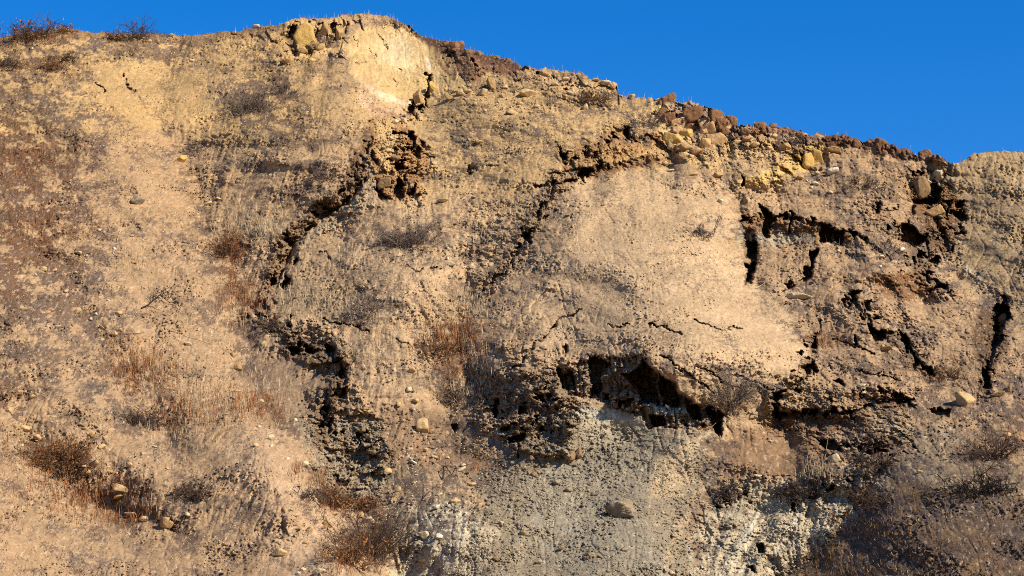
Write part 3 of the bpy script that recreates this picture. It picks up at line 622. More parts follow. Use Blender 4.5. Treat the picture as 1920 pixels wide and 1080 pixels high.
def tri_mesh(name, verts, faces, mat, cols=None, smooth=False):
    me = bpy.data.meshes.new(name)
    verts = np.asarray(verts, np.float32); faces = np.asarray(faces, np.int32)
    me.vertices.add(len(verts)); me.vertices.foreach_set('co', verts.ravel())
    n = faces.shape[1]
    me.loops.add(faces.size); me.polygons.add(len(faces))
    me.loops.foreach_set('vertex_index', faces.ravel())
    me.polygons.foreach_set('loop_start', np.arange(0, faces.size, n, dtype=np.int32))
    if smooth: me.polygons.foreach_set('use_smooth', np.ones(len(faces), bool))
    me.update(calc_edges=True)
    if cols is not None:
        at = me.attributes.new('Col', 'FLOAT_COLOR', 'POINT')
        at.data.foreach_set('color', np.concatenate([cols, np.ones((len(cols), 1))], 1).astype(np.float32).ravel())
    me.materials.append(mat)
    return me

# ------------------------------------------------------------------ materials
def mat_base(name, rough=.95):
    m = bpy.data.materials.new(name); m.use_nodes = True
    n = m.node_tree; b = n.nodes['Principled BSDF']
    b.inputs['Roughness'].default_value = rough
    b.inputs['Specular IOR Level'].default_value = .08
    return m, n, b
def soil_mat(name, attr=True, col=(.3, .2, .1), s1=9.0, bump=.03, var=.5):
    m, n, b = mat_base(name)
    tc = n.nodes.new('ShaderNodeTexCoord')
    n1 = n.nodes.new('ShaderNodeTexNoise'); n1.inputs['Scale'].default_value = s1; n1.inputs['Detail'].default_value = 8; n1.inputs['Roughness'].default_value = .72
    n.links.new(tc.outputs['Object'], n1.inputs['Vector'])
    mr = n.nodes.new('ShaderNodeMapRange'); mr.inputs[1].default_value = .25; mr.inputs[2].default_value = .75
    mr.inputs[3].default_value = 1 - var; mr.inputs[4].default_value = 1 + var
    n.links.new(n1.outputs['Fac'], mr.inputs[0])
    if attr:
        a = n.nodes.new('ShaderNodeAttribute'); a.attribute_name = 'Col'; src = a.outputs['Color']
    else:
        a = n.nodes.new('ShaderNodeRGB'); a.outputs[0].default_value = (*col, 1); src = a.outputs[0]
    mx = n.nodes.new('ShaderNodeVectorMath'); mx.operation = 'SCALE'
    n.links.new(src, mx.inputs[0]); n.links.new(mr.outputs[0], mx.inputs['Scale'])
    n.links.new(mx.outputs[0], b.inputs['Base Color'])
    bp = n.nodes.new('ShaderNodeBump'); bp.inputs['Distance'].default_value = bump; bp.inputs['Strength'].default_value = .8
    n.links.new(n1.outputs['Fac'], bp.inputs['Height']); n.links.new(bp.outputs[0], b.inputs['Normal'])
    return m
M_SOIL = soil_mat('hillside_soil', s1=7.0, bump=.05, var=.38)
M_PLAIN = soil_mat('valley_soil', False, tuple(alb((180, 145, 100))), s1=1.2, bump=.08, var=.4)
M_CLOD = soil_mat('clod_soil', s1=14.0, bump=.03, var=.3)
M_GRASS, n_, b_ = mat_base('dry_stalks')
a_ = n_.nodes.new('ShaderNodeAttribute'); a_.attribute_name = 'Col'
n_.links.new(a_.outputs['Color'], b_.inputs['Base Color'])
ROCK_COLS = {'buff': (212, 174, 122), 'pale': (222, 194, 150), 'white': (234, 216, 184), 'tan': (194, 152, 100), 'yellow': (216, 172, 98), 'grey': (168, 145, 114), 'brown': (150, 106, 72), 'earth': (158, 124, 86), 'pinkish': (206, 160, 110)}
M_ROCK = {k: soil_mat('rock_' + k, False, tuple(alb(c)), s1=4.0, bump=.12, var=.4) for k, c in ROCK_COLS.items()}

# ------------------------------------------------------------------ ground and hillside
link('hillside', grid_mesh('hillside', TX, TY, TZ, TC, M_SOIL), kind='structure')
gx = np.linspace(-2500, 2500, 60); gy = np.linspace(-1500, 4000, 60)
GX, GY = np.meshgrid(gx, gy)
link('ground', grid_mesh('ground', GX, GY, GX * 0 - .05 , np.repeat(np.repeat(alb((180,145,100))[None, None], 60, 0), 60, 1), M_PLAIN), kind='structure')

# place finding on the hillside
ROWS_IN = len(t_in)
def cell(u, v):
    c = np.clip(np.searchsorted(u_grid, u), 1, len(u_grid) - 1)
    t = np.clip((v - sky_v[c]) / (1090 - sky_v[c]), 0, 1)
    for _ in range(3):
        t = np.clip((v - sky_s[c] - (sky_v - sky_s)[c] * np.exp(-t * 26)) / (1090 - sky_s[c]), 0, 1)
    r = np.clip((t * (ROWS_IN - 1)).astype(int), 0, ROWS_IN - 1)
    return r, c
def ground_at(u, v):
    u = np.atleast_1d(np.asarray(u, float)); v = np.atleast_1d(np.asarray(v, float))
    r, c = cell(u, v)
    return np.stack([PX[r, c], PY[r, c], PZ[r, c]], -1)

# ------------------------------------------------------------------ rocks
def ico(sub):
    import bmesh
    bm = bmesh.new(); bmesh.ops.create_icosphere(bm, subdivisions=sub, radius=1)
    bm.verts.ensure_lookup_table()
    v = np.array([x.co[:] for x in bm.verts]); f = np.array([[q.index for q in p.verts] for p in bm.faces]); bm.free()
    return v, f
ICO = {s: ico(s) for s in (1, 2, 3, 4)}

def rock_shape(seed, sub=3, dims=(1, .8, .7), planes=11, rough=.05, blocky=0.0):
    g = np.random.default_rng(seed)
    v, f = ICO[sub]
    nrm = g.normal(size=(planes, 3)); nrm /= np.linalg.norm(nrm, axis=1)[:, None]
    dist = g.uniform(.55, .80, planes)
    if blocky:
        box = np.array([[1,0,0],[-1,0,0],[0,1,0],[0,-1,0],[0,0,1],[0,0,-1]], float) + g.normal(size=(6, 3)) * .24
        nrm = np.concatenate([box / np.linalg.norm(box, axis=1)[:, None], nrm]); dist = np.concatenate([np.full(6, .60 * blocky) * g.uniform(.75, 1.2, 6), dist + .12])
    dt = np.clip(v @ nrm.T, 1e-3, None)
    r = (dist[None] / dt).min(1)
    r = np.minimum(r, 1.3)
    p = v * r[:, None]
    p /= np.abs(p).max(0)[None]
    q = p * 2.3 + seed
    bump = noise(q[:, 0] + q[:, 2] * .7, q[:, 1] - q[:, 2] * .6, seed % 97) + .5 * noise(q[:, 0] * 2.3 + q[:, 2], q[:, 1] * 2.3 - q[:, 2], seed % 91)
    if sub >= 4: bump = .5 * bump + .6 * noise(q[:, 0] * 6 + q[:, 2] * 4, q[:, 1] * 6 - q[:, 2] * 4, seed % 89) + .4 * noise(q[:, 0] * 13 + q[:, 2] * 9, q[:, 1] * 13 - q[:, 2] * 9, seed % 83)
    p = p * (1 + rough * bump)[:, None]
    return p * np.array(dims)[None], f

# u, v, width px, height px, colour, (tilt degrees), (label)
ROCKS = [
 (256,377,36,22,'grey',-28,'flat grey slab tilted on the upper left slope, dark shadow on its left'),
 (795,803,30,36,'buff',-18,'large upright tan rock in the gully below the rusty weeds, shadow at left'),
 (1808,755,36,46,'buff',-24,'big tall slab of buff rock standing tilted in scrub at far right'),
 (1492,557,58,16,'pale',-2,'long pale layered slab lying flat below the narrow pits on the right'),
 (1560,322,22,14,'white',-8,'whitest flat stone on dark litter below the yellow scarp'),
 (1528,346,15,13,'white',-15,'white rounded stone just down left of the whitest flat stone'),
 (1565,862,26,22,'pale',24,'pale leaning rock with rusty underside on the dark rubble right of the slide chute'),
 (445,693,22,14,'tan',10,'tan rock with a hollow side among rust weeds above the left talus'),
 (224,917,32,16,'buff',4,'large buff boulder right of the long rust weeds at lower left'),
 (527,1037,34,18,'buff',6,'largest buff boulder on the bright spur at the bottom left'),
 (615,986,20,22,'buff',-30,'triangular buff rock leaning on the edge of the bright spur'),
 (691,978,22,15,'pale',-8,'pale block sitting beside dark brush at the foot of the clod slope'),
 (896,950,24,12,'buff',-38,'thin buff slab tilted down to the right on the white clay flat'),
 (312,982,26,22,'tan',12,'split tan rock with a dark cleft at the bottom left'),
 (505,823,24,16,'pale',0,'broken pale rock on the crest of the bright spur'),
 (1724,886,11,12,'buff',0,'small buff stone alone on the dark slope above the dead black bush'),
 (1890,732,18,32,'earth',8,'tall brownish rock standing at the right edge of the frame'),
 (1870,742,32,15,'earth',0,'low brownish rock at the foot of the tall one by the right edge'),
 (1887,817,22,12,'buff',0,'rounded buff rock in dark scrub near the right edge'),
 (1660,655,36,10,'tan',-6,'thin tan slab lying below the black pits on the right'),
 (1263,266,32,30,'yellow',-10,'big yellow boulder at the left of the boulder pile'),
 (1287,254,22,18,'yellow',0,'yellow boulder on top of the boulder pile'),
 (1282,280,32,18,'tan',5,'tan boulder in the lower middle of the boulder pile'),
 (1304,286,22,16,'pinkish',0,'small pinkish boulder low in the boulder pile'),
 (1322,273,34,26,'pinkish',-30,'pinkish tilted boulder in the middle of the boulder pile'),
 (1341,264,34,22,'pinkish',-20,'long pinkish boulder at the right of the boulder pile'),
 (1281,293,26,12,'buff',0,'flat buff boulder at the bottom of the boulder pile'),
 (1268,246,22,14,'pinkish',0,'low pinkish boulder at the upper left of the boulder pile'),
 (1318,250,18,12,'pinkish',0,'small flat boulder at the top right of the boulder pile'),
 (1298,243,18,12,'buff',0,'pale flat boulder above the yellow one on the boulder pile'),
 (985,178,40,24,'buff',2,'broad buff boulder bedded in the slope right of the yellow cliff'),
 (1098,203,14,16,'buff',0,'knob of buff rock below the brown bush on the upper slope'),
 (1183,180,15,20,'buff',0,'buff knob of rock standing on the skyline right of the step'),
 (922,163,20,30,'tan',-6,'upright tan block with a dark crack at its left, below the ridge'),
 (905,176,18,18,'buff',0,'squat buff block left of the upright tan block below the ridge'),
 (843,185,24,13,'tan',24,'tan slab leaning uphill at the right foot of the yellow cliff'),
 (862,176,22,15,'buff',0,'buff boulder next to the leaning slab at the cliff foot'),
 (877,172,18,13,'buff',0,'rightmost of the three buff boulders at the cliff foot'),
 (957,212,30,10,'buff',6,'thin buff slab lying flat below the broad bedded boulder'),
 (783,190,22,40,'tan',12,'brownish rock pillar at the foot of the yellow cliff'),
 (812,168,14,34,'yellow',-4,'narrow yellow rock pillar beside the black slot under the cliff'),
 (574,76,44,66,'yellow',-20,'large yellow block tilted in the ridge outcrop left of the cliff'),
 (566,98,24,22,'tan',0,'small tan block tucked under the large tilted yellow block'),
 (608,62,22,36,'tan',-8,'tan block in the ridge outcrop just right of the tilted yellow block'),
 (636,66,18,34,'tan',-6,'narrow tan block at the left edge of the yellow cliff'),
 (600,90,20,20,'tan',0,'low tan block below the ridge outcrop, above grey brush'),
 (538,116,22,15,'tan',0,'rounded tan rock below the dark left side of the ridge outcrop'),
 (740,232,13,15,'pale',10,'pale stone at the head of the dark forked crevice'),
 (756,228,14,14,'pale',0,'second pale stone at the head of the forked crevice, right one'),
 (732,262,12,10,'pale',0,'small pale stone on the left wall of the forked crevice'),
 (728,284,13,9,'pale',0,'flat pale stone lower on the left wall of the forked crevice'),
 (742,300,20,14,'earth',0,'earthy boulder wedged in the forked crevice'),
 (722,346,30,24,'earth',0,'big earthy block between the two black mouths of the crevice'),
 (1253,190,38,32,'brown',-10,'brown ridge block standing highest at the left of the broken skyline'),
 (1300,212,46,34,'brown',-8,'long brown ridge block right of the highest one'),
 (1344,222,32,40,'brown',-4,'brown ridge block left of the dark vertical joint'),
 (1371,227,26,40,'brown',0,'brown ridge block at the right end of the wall, before the gap'),
 (1424,229,27,28,'brown',2,'lone square brown block standing on the skyline in the gap'),
 (1456,238,14,12,'brown',0,'small dark brown block right of the lone square block'),
 (1474,242,16,12,'brown',0,'second small dark brown block right of the lone square block'),
 (1236,195,12,18,'brown',0,'small brown block at the left foot of the highest ridge block'),
 (1396,246,18,16,'brown',0,'dark brown rock in the gap left of the lone square block'),
 (1500,252,18,9,'brown',0,'flat brown rock on the skyline right of the small blocks'),
 (1160,962,50,42,'grey',0,'big crumbly grey clod sitting on the talus, pitted and shadowed below'),
 (1106,1045,24,20,'grey',0,'crumbly grey clod low on the talus below the big one'),
 (1070,860,18,26,'earth',0,'left of two dark earth clods standing below the hollow'),
 (1084,854,14,30,'earth',4,'right and taller of two dark earth clods below the hollow'),
 (980,999,15,16,'grey',0,'grey stone at the left side of the talus'),
 (1690,470,14,12,'white',-20,'white stone right of the dark scarp, above the right slump'),
 (1351,380,13,10,'white',0,'white stone high on the smooth nose of soil'),
 (1651,482,14,9,'pale',0,'pale stone down left of the white stone above the right slump'),
 (1530,300,24,40,'yellow',0,'jointed yellow block in the yellow scarp on the right'),
 (1512,306,26,34,'yellow',-6,'yellow block at the left of the jointed block in the scarp'),
 (1562,284,30,18,'tan',0,'tan block right of the yellow scarp under the ridge'),
 (1470,276,24,18,'pinkish',0,'rounded pinkish rock above the left end of the yellow scarp'),
 (864,583,16,12,'tan',10,'small tan block with a dark notch among the pale grass'),
 (1758,328,24,26,'pale',-12,'pale rock face exposed under the skyline notch at the right'),
 (1728,352,34,50,'earth',4,'dark earthy buttress beside the black slot under the notch'),
 (1753,402,40,26,'tan',-16,'tan earth block slumped in front of the black slot'),
 (1880,600,18,34,'earth',0,'earth pillar standing inside the dark crack at the far right'),
 (340,302,26,14,'yellow',-30,'tan hump of rock in the draw on the upper left'),
]
rb = np.random.default_rng(55)
SEQ = ['first', 'second', 'third', 'fourth', 'fifth', 'sixth', 'seventh', 'eighth', 'ninth', 'tenth', 'eleventh', 'twelfth', 'thirteenth', 'fourteenth']
for row, (pts, n, w0, w1, cols_, what) in enumerate([([(1234,212),(1300,232),(1388,252)], 13, 16, 30, ['brown','brown','pinkish'], 'block in the broken course under the brown skyline blocks'),
        ([(1404,244),(1460,246),(1545,262)], 12, 9, 18, ['brown','brown','pinkish'], 'broken rock on the crest right of the lone square block'),
        ([(836,84),(900,102),(964,118)], 12, 12, 24, ['brown','brown','earth'], 'sod block on the dark crest right of the yellow cliff'),
        ([(1236,252),(1300,300),(1370,300)], 12, 9, 18, ['yellow','pinkish','buff','tan'], 'loose block along the foot of the boulder pile'),
        ([(1570,262),(1660,276),(1770,300)], 12, 10, 22, ['brown','earth'], 'dark sod block on the crest above the right slump'),
        ([(545,110),(600,112),(650,100)], 7, 10, 20, ['tan','yellow'], 'tan block along the foot of the ridge outcrop'),
        ([(996,136),(1080,148),(1156,162)], 11, 10, 22, ['buff','pinkish','tan'], 'buff rock along the crest before the skyline step')]):
    p_ = np.array(pts, float)
    for j in range(n):
        q_ = (j + .5) / n * 2 + rb.normal() * .05
        w_ = w0 * .7 + (w1 * 1.25 - w0 * .7) * rb.random() ** 1.7
        ROCKS.append((float(np.interp(q_, range(3), p_[:, 0])), float(np.interp(q_, range(3), p_[:, 1])) + rb.normal() * w_ * .22, w_, w_ * rb.uniform(.6, 1.1), cols_[rb.integers(len(cols_))], rb.uniform(-22, 22), SEQ[j] + ' ' + what + ', counted from the left'))
SMALL = [(112,437,10,8,'pale'),(186,432,11,7,'pale'),(148,475,16,7,'buff'),(162,481,6,6,'pale'),(81,506,18,10,'buff'),(102,509,11,9,'buff'),(67,517,8,6,'pale'),(142,512,10,5,'pale'),
 (123,547,13,8,'buff'),(248,443,9,5,'pale'),(214,468,8,8,'white'),(146,586,17,11,'buff'),(97,583,11,8,'tan'),(181,590,9,6,'white'),(170,599,8,6,'pale'),(223,590,15,10,'buff'),(215,628,14,11,'buff'),
 (192,616,14,7,'buff'),(192,638,10,10,'buff'),(226,620,9,7,'buff'),(352,646,16,8,'pale'),(437,667,17,12,'tan'),(408,374,15,7,'buff'),(390,384,16,8,'pale'),(568,381,10,5,'white'),(272,498,7,5,'pale'),
 (203,564,7,5,'white'),(18,771,13,16,'buff'),(60,744,13,9,'tan'),(47,806,22,14,'buff'),(70,820,16,11,'buff'),(40,836,10,6,'pale'),(53,831,9,7,'tan'),(173,817,12,11,'tan'),(191,839,17,10,'buff'),
 (177,871,18,13,'buff'),(139,863,24,10,'buff'),(156,877,13,9,'buff'),(160,888,22,10,'tan'),(206,886,16,7,'tan'),(218,888,8,6,'buff'),(243,873,13,10,'buff'),(288,838,13,6,'pale'),(314,880,8,7,'buff'),
 (222,932,22,8,'tan'),(350,965,13,8,'pale'),(272,973,26,14,'buff'),(247,967,28,12,'pale'),(486,802,11,8,'pale'),(508,838,12,11,'pale'),(480,835,15,9,'buff'),(537,863,15,9,'pale'),(568,872,20,13,'pale'),
 (553,789,10,9,'white'),(579,997,22,15,'buff'),(555,968,15,10,'buff'),(620,1038,14,14,'pale'),(598,1074,24,15,'pale'),(567,1069,12,9,'pale'),(558,1076,10,8,'white'),(575,1018,15,10,'buff'),(447,736,16,7,'buff'),
 (490,752,14,8,'buff'),(422,778,13,6,'pale'),(606,776,14,10,'buff'),(766,732,14,10,'pale'),(775,733,6,5,'pale'),(747,760,13,12,'buff'),(780,752,15,9,'buff'),(775,769,8,5,'white'),(645,782,11,6,'pale'),
 (755,857,6,6,'pale'),(768,860,6,5,'pale'),(776,869,20,9,'white'),(815,858,16,8,'buff'),(797,845,9,8,'buff'),(838,860,9,6,'buff'),(726,884,19,13,'buff'),(864,883,21,9,'pale'),(866,874,13,7,'pale'),
 (775,907,13,10,'buff'),(746,920,13,10,'buff'),(825,928,17,11,'pale'),(883,910,17,11,'buff'),(851,940,25,13,'buff'),(817,953,15,9,'white'),(676,968,14,14,'buff'),(709,985,13,11,'buff'),(626,966,17,9,'buff'),
 (795,1005,26,18,'pale'),(822,1008,17,13,'white'),(940,981,12,8,'buff'),(1532,326,12,7,'pale'),(1556,361,12,6,'pale'),(1520,353,8,6,'white'),(1649,501,7,6,'white'),(1583,590,6,5,'buff'),(1511,340,10,5,'pale'),
 (1572,472,9,6,'pale'),(280,80,17,9,'buff'),(295,81,12,8,'tan'),(360,115,11,7,'pale'),(60,92,9,7,'pale'),(320,68,14,10,'tan'),(480,52,16,9,'pale'),(1005,200,16,9,'buff'),(975,196,12,9,'buff'),
 (940,182,12,10,'tan'),(945,166,16,8,'buff'),(1040,160,16,10,'buff'),(1068,176,18,7,'buff'),(1135,158,22,10,'pale'),(1020,140,18,14,'tan'),(1060,150,14,9,'buff'),(1115,152,16,9,'pinkish'),(1150,164,14,14,'pinkish'),
 (890,196,10,8,'buff'),(908,208,9,7,'buff'),(834,228,14,8,'buff'),(896,268,16,9,'buff'),(1255,322,14,5,'pale'),(1300,328,20,6,'buff'),(1343,330,22,10,'tan'),(1246,308,9,7,'pale'),(1425,295,12,8,'buff'),
 (1440,280,14,9,'pinkish'),(1400,262,16,10,'pinkish'),(1416,274,14,10,'pinkish'),(1380,268,14,9,'pinkish'),(1362,244,14,10,'pinkish'),(1345,240,16,9,'pinkish'),(1450,256,14,9,'buff'),(1480,262,16,8,'buff'),
 (1500,334,16,8,'tan'),(1460,352,18,8,'buff'),(840,467,7,6,'white'),(838,486,6,9,'white'),(700,540,10,5,'pale'),(680,539,7,5,'buff'),(845,498,22,9,'pale'),(773,696,16,10,'buff'),(730,716,10,7,'buff'),(801,647,6,6,'white'),
 (615,617,9,7,'buff'),(830,480,8,4,'pale'),(830,378,24,9,'buff'),(1235,495,8,5,'pale'),(1287,533,7,5,'white'),(1618,738,10,6,'pale'),(1614,724,18,8,'pale'),(1650,780,10,5,'grey'),(1560,815,8,5,'buff'),(1388,1073,12,8,'white'),
 (1384,920,14,7,'white'),(1420,893,20,6,'pale'),(1445,1022,22,10,'pale'),(1258,1075,14,8,'pale'),(1140,1072,10,7,'grey'),(1020,920,10,8,'grey'),(960,870,14,9,'grey'),(1042,905,18,11,'grey'),(1066,920,16,12,'grey'),
 (1000,890,12,10,'earth'),(995,860,14,10,'earth'),(1060,812,16,26,'earth'),(960,935,12,9,'grey'),(1170,1032,14,9,'grey'),(1050,1028,14,10,'earth'),(964,970,10,8,'grey'),(1010,1055,16,10,'grey'),(930,1050,14,10,'earth'),
 (590,830,14,10,'earth'),(600,842,12,9,'earth'),(612,826,12,10,'earth'),(640,834,14,9,'earth'),(662,840,12,8,'earth'),(596,812,12,9,'earth'),(690,820,18,14,'earth'),(680,808,10,9,'earth'),(700,850,10,8,'earth'),
 (652,868,9,8,'grey'),(640,884,9,8,'grey'),(672,876,8,7,'grey'),(625,862,9,8,'grey'),(656,900,9,7,'grey'),(640,916,8,7,'grey'),(1130,772,8,6,'white'),(1216,768,8,6,'white'),(1250,764,10,7,'white'),(1272,768,8,6,'white')]
LAND = [(1200,720,'the black hollow'),(740,110,'the pale yellow cliff'),(1300,270,'the boulder pile'),(760,445,'the grey brush pile'),(100,870,'the big rust bush'),
 (745,300,'the forked crevice'),(1492,557,'the long layered slab'),(795,804,'the upright gully rock'),(1808,755,'the big tilted slab'),(1520,425,'the dark right scarp'),(256,377,'the tilted grey slab'),
 (290,567,'the dead forked branch'),(1160,962,'the big crumbly clod'),(1450,960,'the white clay bank'),(365,925,'the dark low bush'),(575,75,'the tilted yellow block'),(1540,330,'the whitest flat stone'),
 (690,980,'the pale block by brush'),(527,1037,'the largest spur boulder'),(985,178,'the broad bedded boulder'),(845,635,'the rust weed patch'),(255,62,'the twiggy ridge bush'),(690,568,'the grey grass patch'),(224,917,'the large buff boulder')]
used = {}
ORD = ['nearest', 'second nearest', 'third nearest', 'fourth nearest', 'fifth nearest', 'sixth nearest', 'seventh nearest', 'eighth nearest', 'ninth nearest', 'tenth nearest', 'eleventh nearest', 'twelfth nearest', 'thirteenth nearest', 'fourteenth nearest']
def auto_labels(items):
    grp = {}
    for i, (u, v, w, h, c) in enumerate(items):
        d, lu, lv, ph = min((math.hypot(u - a, (v - b) * 1.3), a, b, p) for a, b, p in LAND)
        dx, dy = u - lu, (v - lv)
        side = ('right of' if dx > 0 else 'left of') if abs(dx) > abs(dy) else ('below' if dy > 0 else 'above')
        grp.setdefault((side, ph), []).append((d, i))
    out = {}
    for (side, ph), l in grp.items():
        for r, (d, i) in enumerate(sorted(l)):
            u, v, w, h, c = items[i]
            size = 'tiny' if w < 9 else 'small' if w < 15 else 'medium'
            kind = 'clod' if c in ('earth',) else 'stone'
            cc = {'earth': 'dark earthy', 'white': 'whitish'}.get(c, c)
            out[i] = f"{size} {cc} {kind}, {ORD[min(r, 13)]} of the stones {side} {ph}"
    return out

def place_rock(u, v, w, h, c, tilt, label, seed, name='rock', group=None):
    p = ground_at(u, v)[0]
    mpp = p[1] / F
    if 'boulder pile' in label and 'counted' not in label: w, h = w * 1.25, h * 1.25
    a, b = w * mpp / 2, h * mpp / 2
    big = max(w, h) > 22
    blocky = 1.0 if c in ('brown',) or ('block' in label and w > 18) else 0.0
    crumb = label.startswith('big crumbly') or label.startswith('crumbly')
    sh, f = rock_shape(seed, 4 if big else 3, (a * 1.06, (a + b) * .55, b * 1.06), 12 + seed % 5, .42 if crumb else (.15 if c == 'brown' else .10 if c in ('earth', 'grey') else .05), blocky)
    t = R(-tilt); ct, st = math.cos(t), math.sin(t)
    x, z = sh[:, 0] * ct - sh[:, 2] * st, sh[:, 0] * st + sh[:, 2] * ct
    sh = np.stack([x, sh[:, 1], z], 1)
    o = link(name, tri_mesh(name, sh, f, M_ROCK[c]), label=label, category='clod' if 'clod' in label else 'rock')
    if group: o['group'] = group
    sunk = 'counted' in label or c == 'brown'
    o.location = (p[0], p[1] + ((a + b) * .16 if sunk else -(a + b) * (.12 if big else .24) - .03), p[2] - (b * .2 if sunk else 0))
    return o
for i, (u, v, w, h, c, t, lab) in enumerate(ROCKS):
    nm = 'soil_clod' if 'clod' in lab else 'rock_block' if 'block' in lab else 'boulder' if 'boulder' in lab else 'rock'
    g = 'boulders of the boulder pile' if 'boulder pile' in lab else lab.split(' ', 1)[1].split(',')[0] + 's' if 'counted' in lab else 'brown blocks on the broken skyline' if c == 'brown' else None
    place_rock(u, v, w, h, c, t, lab, 100 + i * 7, nm, g)
AL = auto_labels(SMALL)
for i, (u, v, w, h, c) in enumerate(SMALL):
    place_rock(u, v, w, h, c, random.uniform(-25, 25), AL[i], 2000 + i * 13, 'soil_clod' if c == 'earth' else 'stone', 'loose stones scattered over the hillside')

# loose rubble nobody could count: one object
def scatter(regions):
    us, vs, ks = [], [], []
    for poly, n, smin, smax, kind in regions:
        a = np.array(poly); got = 0
        while got < n:
            u = rng.uniform(a[:, 0].min(), a[:, 0].max(), n); v = rng.uniform(a[:, 1].min(), a[:, 1].max(), n)
            ok = poly_sd(u, v, poly) > 0
            dens = rng.random(n) < .5 + .8 * noise(u / 40, v / 30, 801)
            ok &= dens
            u, v = u[ok], v[ok]; got += len(u)
            us.append(u); vs.append(v); ks.append(np.stack([np.full(len(u), smin), np.full(len(u), smax), np.full(len(u), kind)], 1))
    return np.concatenate(us), np.concatenate(vs), np.concatenate(ks)
RUB = [([(570,790),(700,780),(750,860),(700,960),(630,950),(580,880)],2200,1.5,7,0),([(900,720),(1050,690),(1090,770),(1050,880),(880,860)],1600,1.5,9,0),
       ([(900,890),(1060,790),(1200,800),(1330,840),(1290,1080),(850,1080)],9000,1.2,5,1),([(930,860),(1080,820),(1090,930),(960,1080),(880,1080)],600,3,9,1),([(700,225),(745,225),(806,280),(800,370),(706,372)],220,2,8,2),
       ([(460,590),(560,590),(660,650),(660,720),(600,700)],260,2,7,0),([(1700,340),(1800,340),(1820,420),(1780,560),(1720,540)],220,2,8,0),([(1420,740),(1720,740),(1720,830),(1560,860),(1440,810)],350,2,7,0),
       ([(1320,900),(1660,870),(1660,980),(1480,1080),(1290,1080)],450,1.5,6,3),([(1050,690),(1340,770),(1340,810),(1100,770)],260,2,7,1),([(1230,220),(1480,250),(1560,300),(1300,310)],220,2,7,2),
       ([(0,330),(420,330),(450,620),(650,1070),(0,1070)],4200,1,4.5,4),([(300,120),(700,180),(520,560),(380,560)],1600,1,4,4),([(1080,340),(1400,400),(1530,640),(1040,640)],900,1,3,4),([(600,400),(1000,380),(1300,600),(900,800),(650,700)],2600,1,4.5,4),([(860,150),(1180,170),(1250,290),(900,320)],1300,1.2,6,4),
       ([(0,80),(600,60),(640,320),(100,320)],1500,1,4,4),([(1450,350),(1920,300),(1920,860),(1500,720)],2200,1,5,4),([(700,780),(920,800),(900,1080),(720,1080)],1200,1,5,3)]
su, sv, sk = scatter(RUB)
P = ground_at(su, sv)
kcol = [alb((150,122,90)), alb((164,145,116)), alb((186,140,84)), alb((216,198,162)), alb((214,176,126))]
size = (sk[:, 0] + (sk[:, 1] - sk[:, 0]) * rng.random(len(su)) ** 3) * P[:, 1] / F / 2
v1, f1 = ICO[1]
verts = []; faces = []; cols = []
for s in range(6):
    pass
shp = [rock_shape(5000 + s, 1, (1, .9, .75), 8, .12)[0] for s in range(24)]
n1v = len(v1)
VV = np.empty((len(su), n1v, 3), np.float32)
sid = rng.integers(0, 24, len(su)); ang = rng.uniform(0, 6.28, len(su))
SH = np.array(shp)[sid] * size[:, None, None] * rng.uniform(.7, 1.25, (len(su), 1, 3))
ca, sa = np.cos(ang)[:, None], np.sin(ang)[:, None]
VV[..., 0] = SH[..., 0] * ca - SH[..., 1] * sa; VV[..., 1] = SH[..., 0] * sa + SH[..., 1] * ca; VV[..., 2] = SH[..., 2]
VV += P[:, None, :]; VV[..., 1] -= (size * .3)[:, None]
FF = f1[None] + (np.arange(len(su)) * n1v)[:, None, None]
cc = np.array(kcol)[sk[:, 2].astype(int)] * rng.uniform(.6, 1.35, (len(su), 1))
link('soil_rubble', tri_mesh('soil_rubble', VV.reshape(-1, 3), FF.reshape(-1, 3), M_CLOD, np.repeat(cc, n1v, 0)), kind='stuff', label='loose crumbs of soil and gravel strewn over the slipped slope', category='rubble')

# ------------------------------------------------------------------ dry grass and weeds: uncountable stalks
def blades(u, v, hgt, wid, col, lean, name, label, cat, lean0=0.0):
    P = ground_at(u, v); n = len(u)
    ang = rng.uniform(0, 6.283, n); la = rng.uniform(0, 6.283, n); ll = lean0 + rng.random(n) * (lean - lean0)
    side = np.stack([np.cos(ang), np.sin(ang), np.zeros(n)], 1) * wid[:, None] / 2
    tip = np.stack([np.cos(la) * ll * hgt, np.sin(la) * ll * hgt, hgt * np.sqrt(np.clip(1 - ll ** 2, .05, 1))], 1)
    mid = tip * .55 + np.array([0, 0, .06]) * hgt[:, None]
    Pb = P - np.array([0, 0, .03])
    vs = np.stack([Pb - side, Pb + side, P + mid + side * .6, P + mid - side * .6, P + tip], 1)
    base = (np.arange(n) * 5)[:, None]
    fc = np.concatenate([base + np.array([0, 1, 2]), base + np.array([0, 2, 3]), base + np.array([3, 2, 4])], 0)
    link(name, tri_mesh(name, vs.reshape(-1, 3), fc, M_GRASS, np.repeat(col, 5, 0)), kind='stuff', label=label, category=cat)
def gauss_spots(spots):
    us, vs = [], []
    for u, v, ru, rv, n in spots:
        us.append(rng.normal(u, ru * .55, n)); vs.append(rng.normal(v, rv * .55, n))
    u = np.concatenate(us); v = np.concatenate(vs)
    k = rng.random(len(u)) < .55 + 1.1 * noise(u / 16, v / 9, 811)
    return u[k], v[k]
def inside(u, v):
    sk_ = np.interp(u, u_grid, sky_v)
    k = (v > sk_ + 1) & (v < 1088)
    r, c = cell(u[k], v[k])
    k2 = (PIT[r, c] < .3) & (cliff[r, c] < .3)
    return u[k][k2], v[k][k2]
def colmix(n, cols):
    a = np.array([alb(c) for c in cols])[rng.integers(0, len(cols), n)]
    return a * rng.uniform(.75, 1.2, (n, 1))
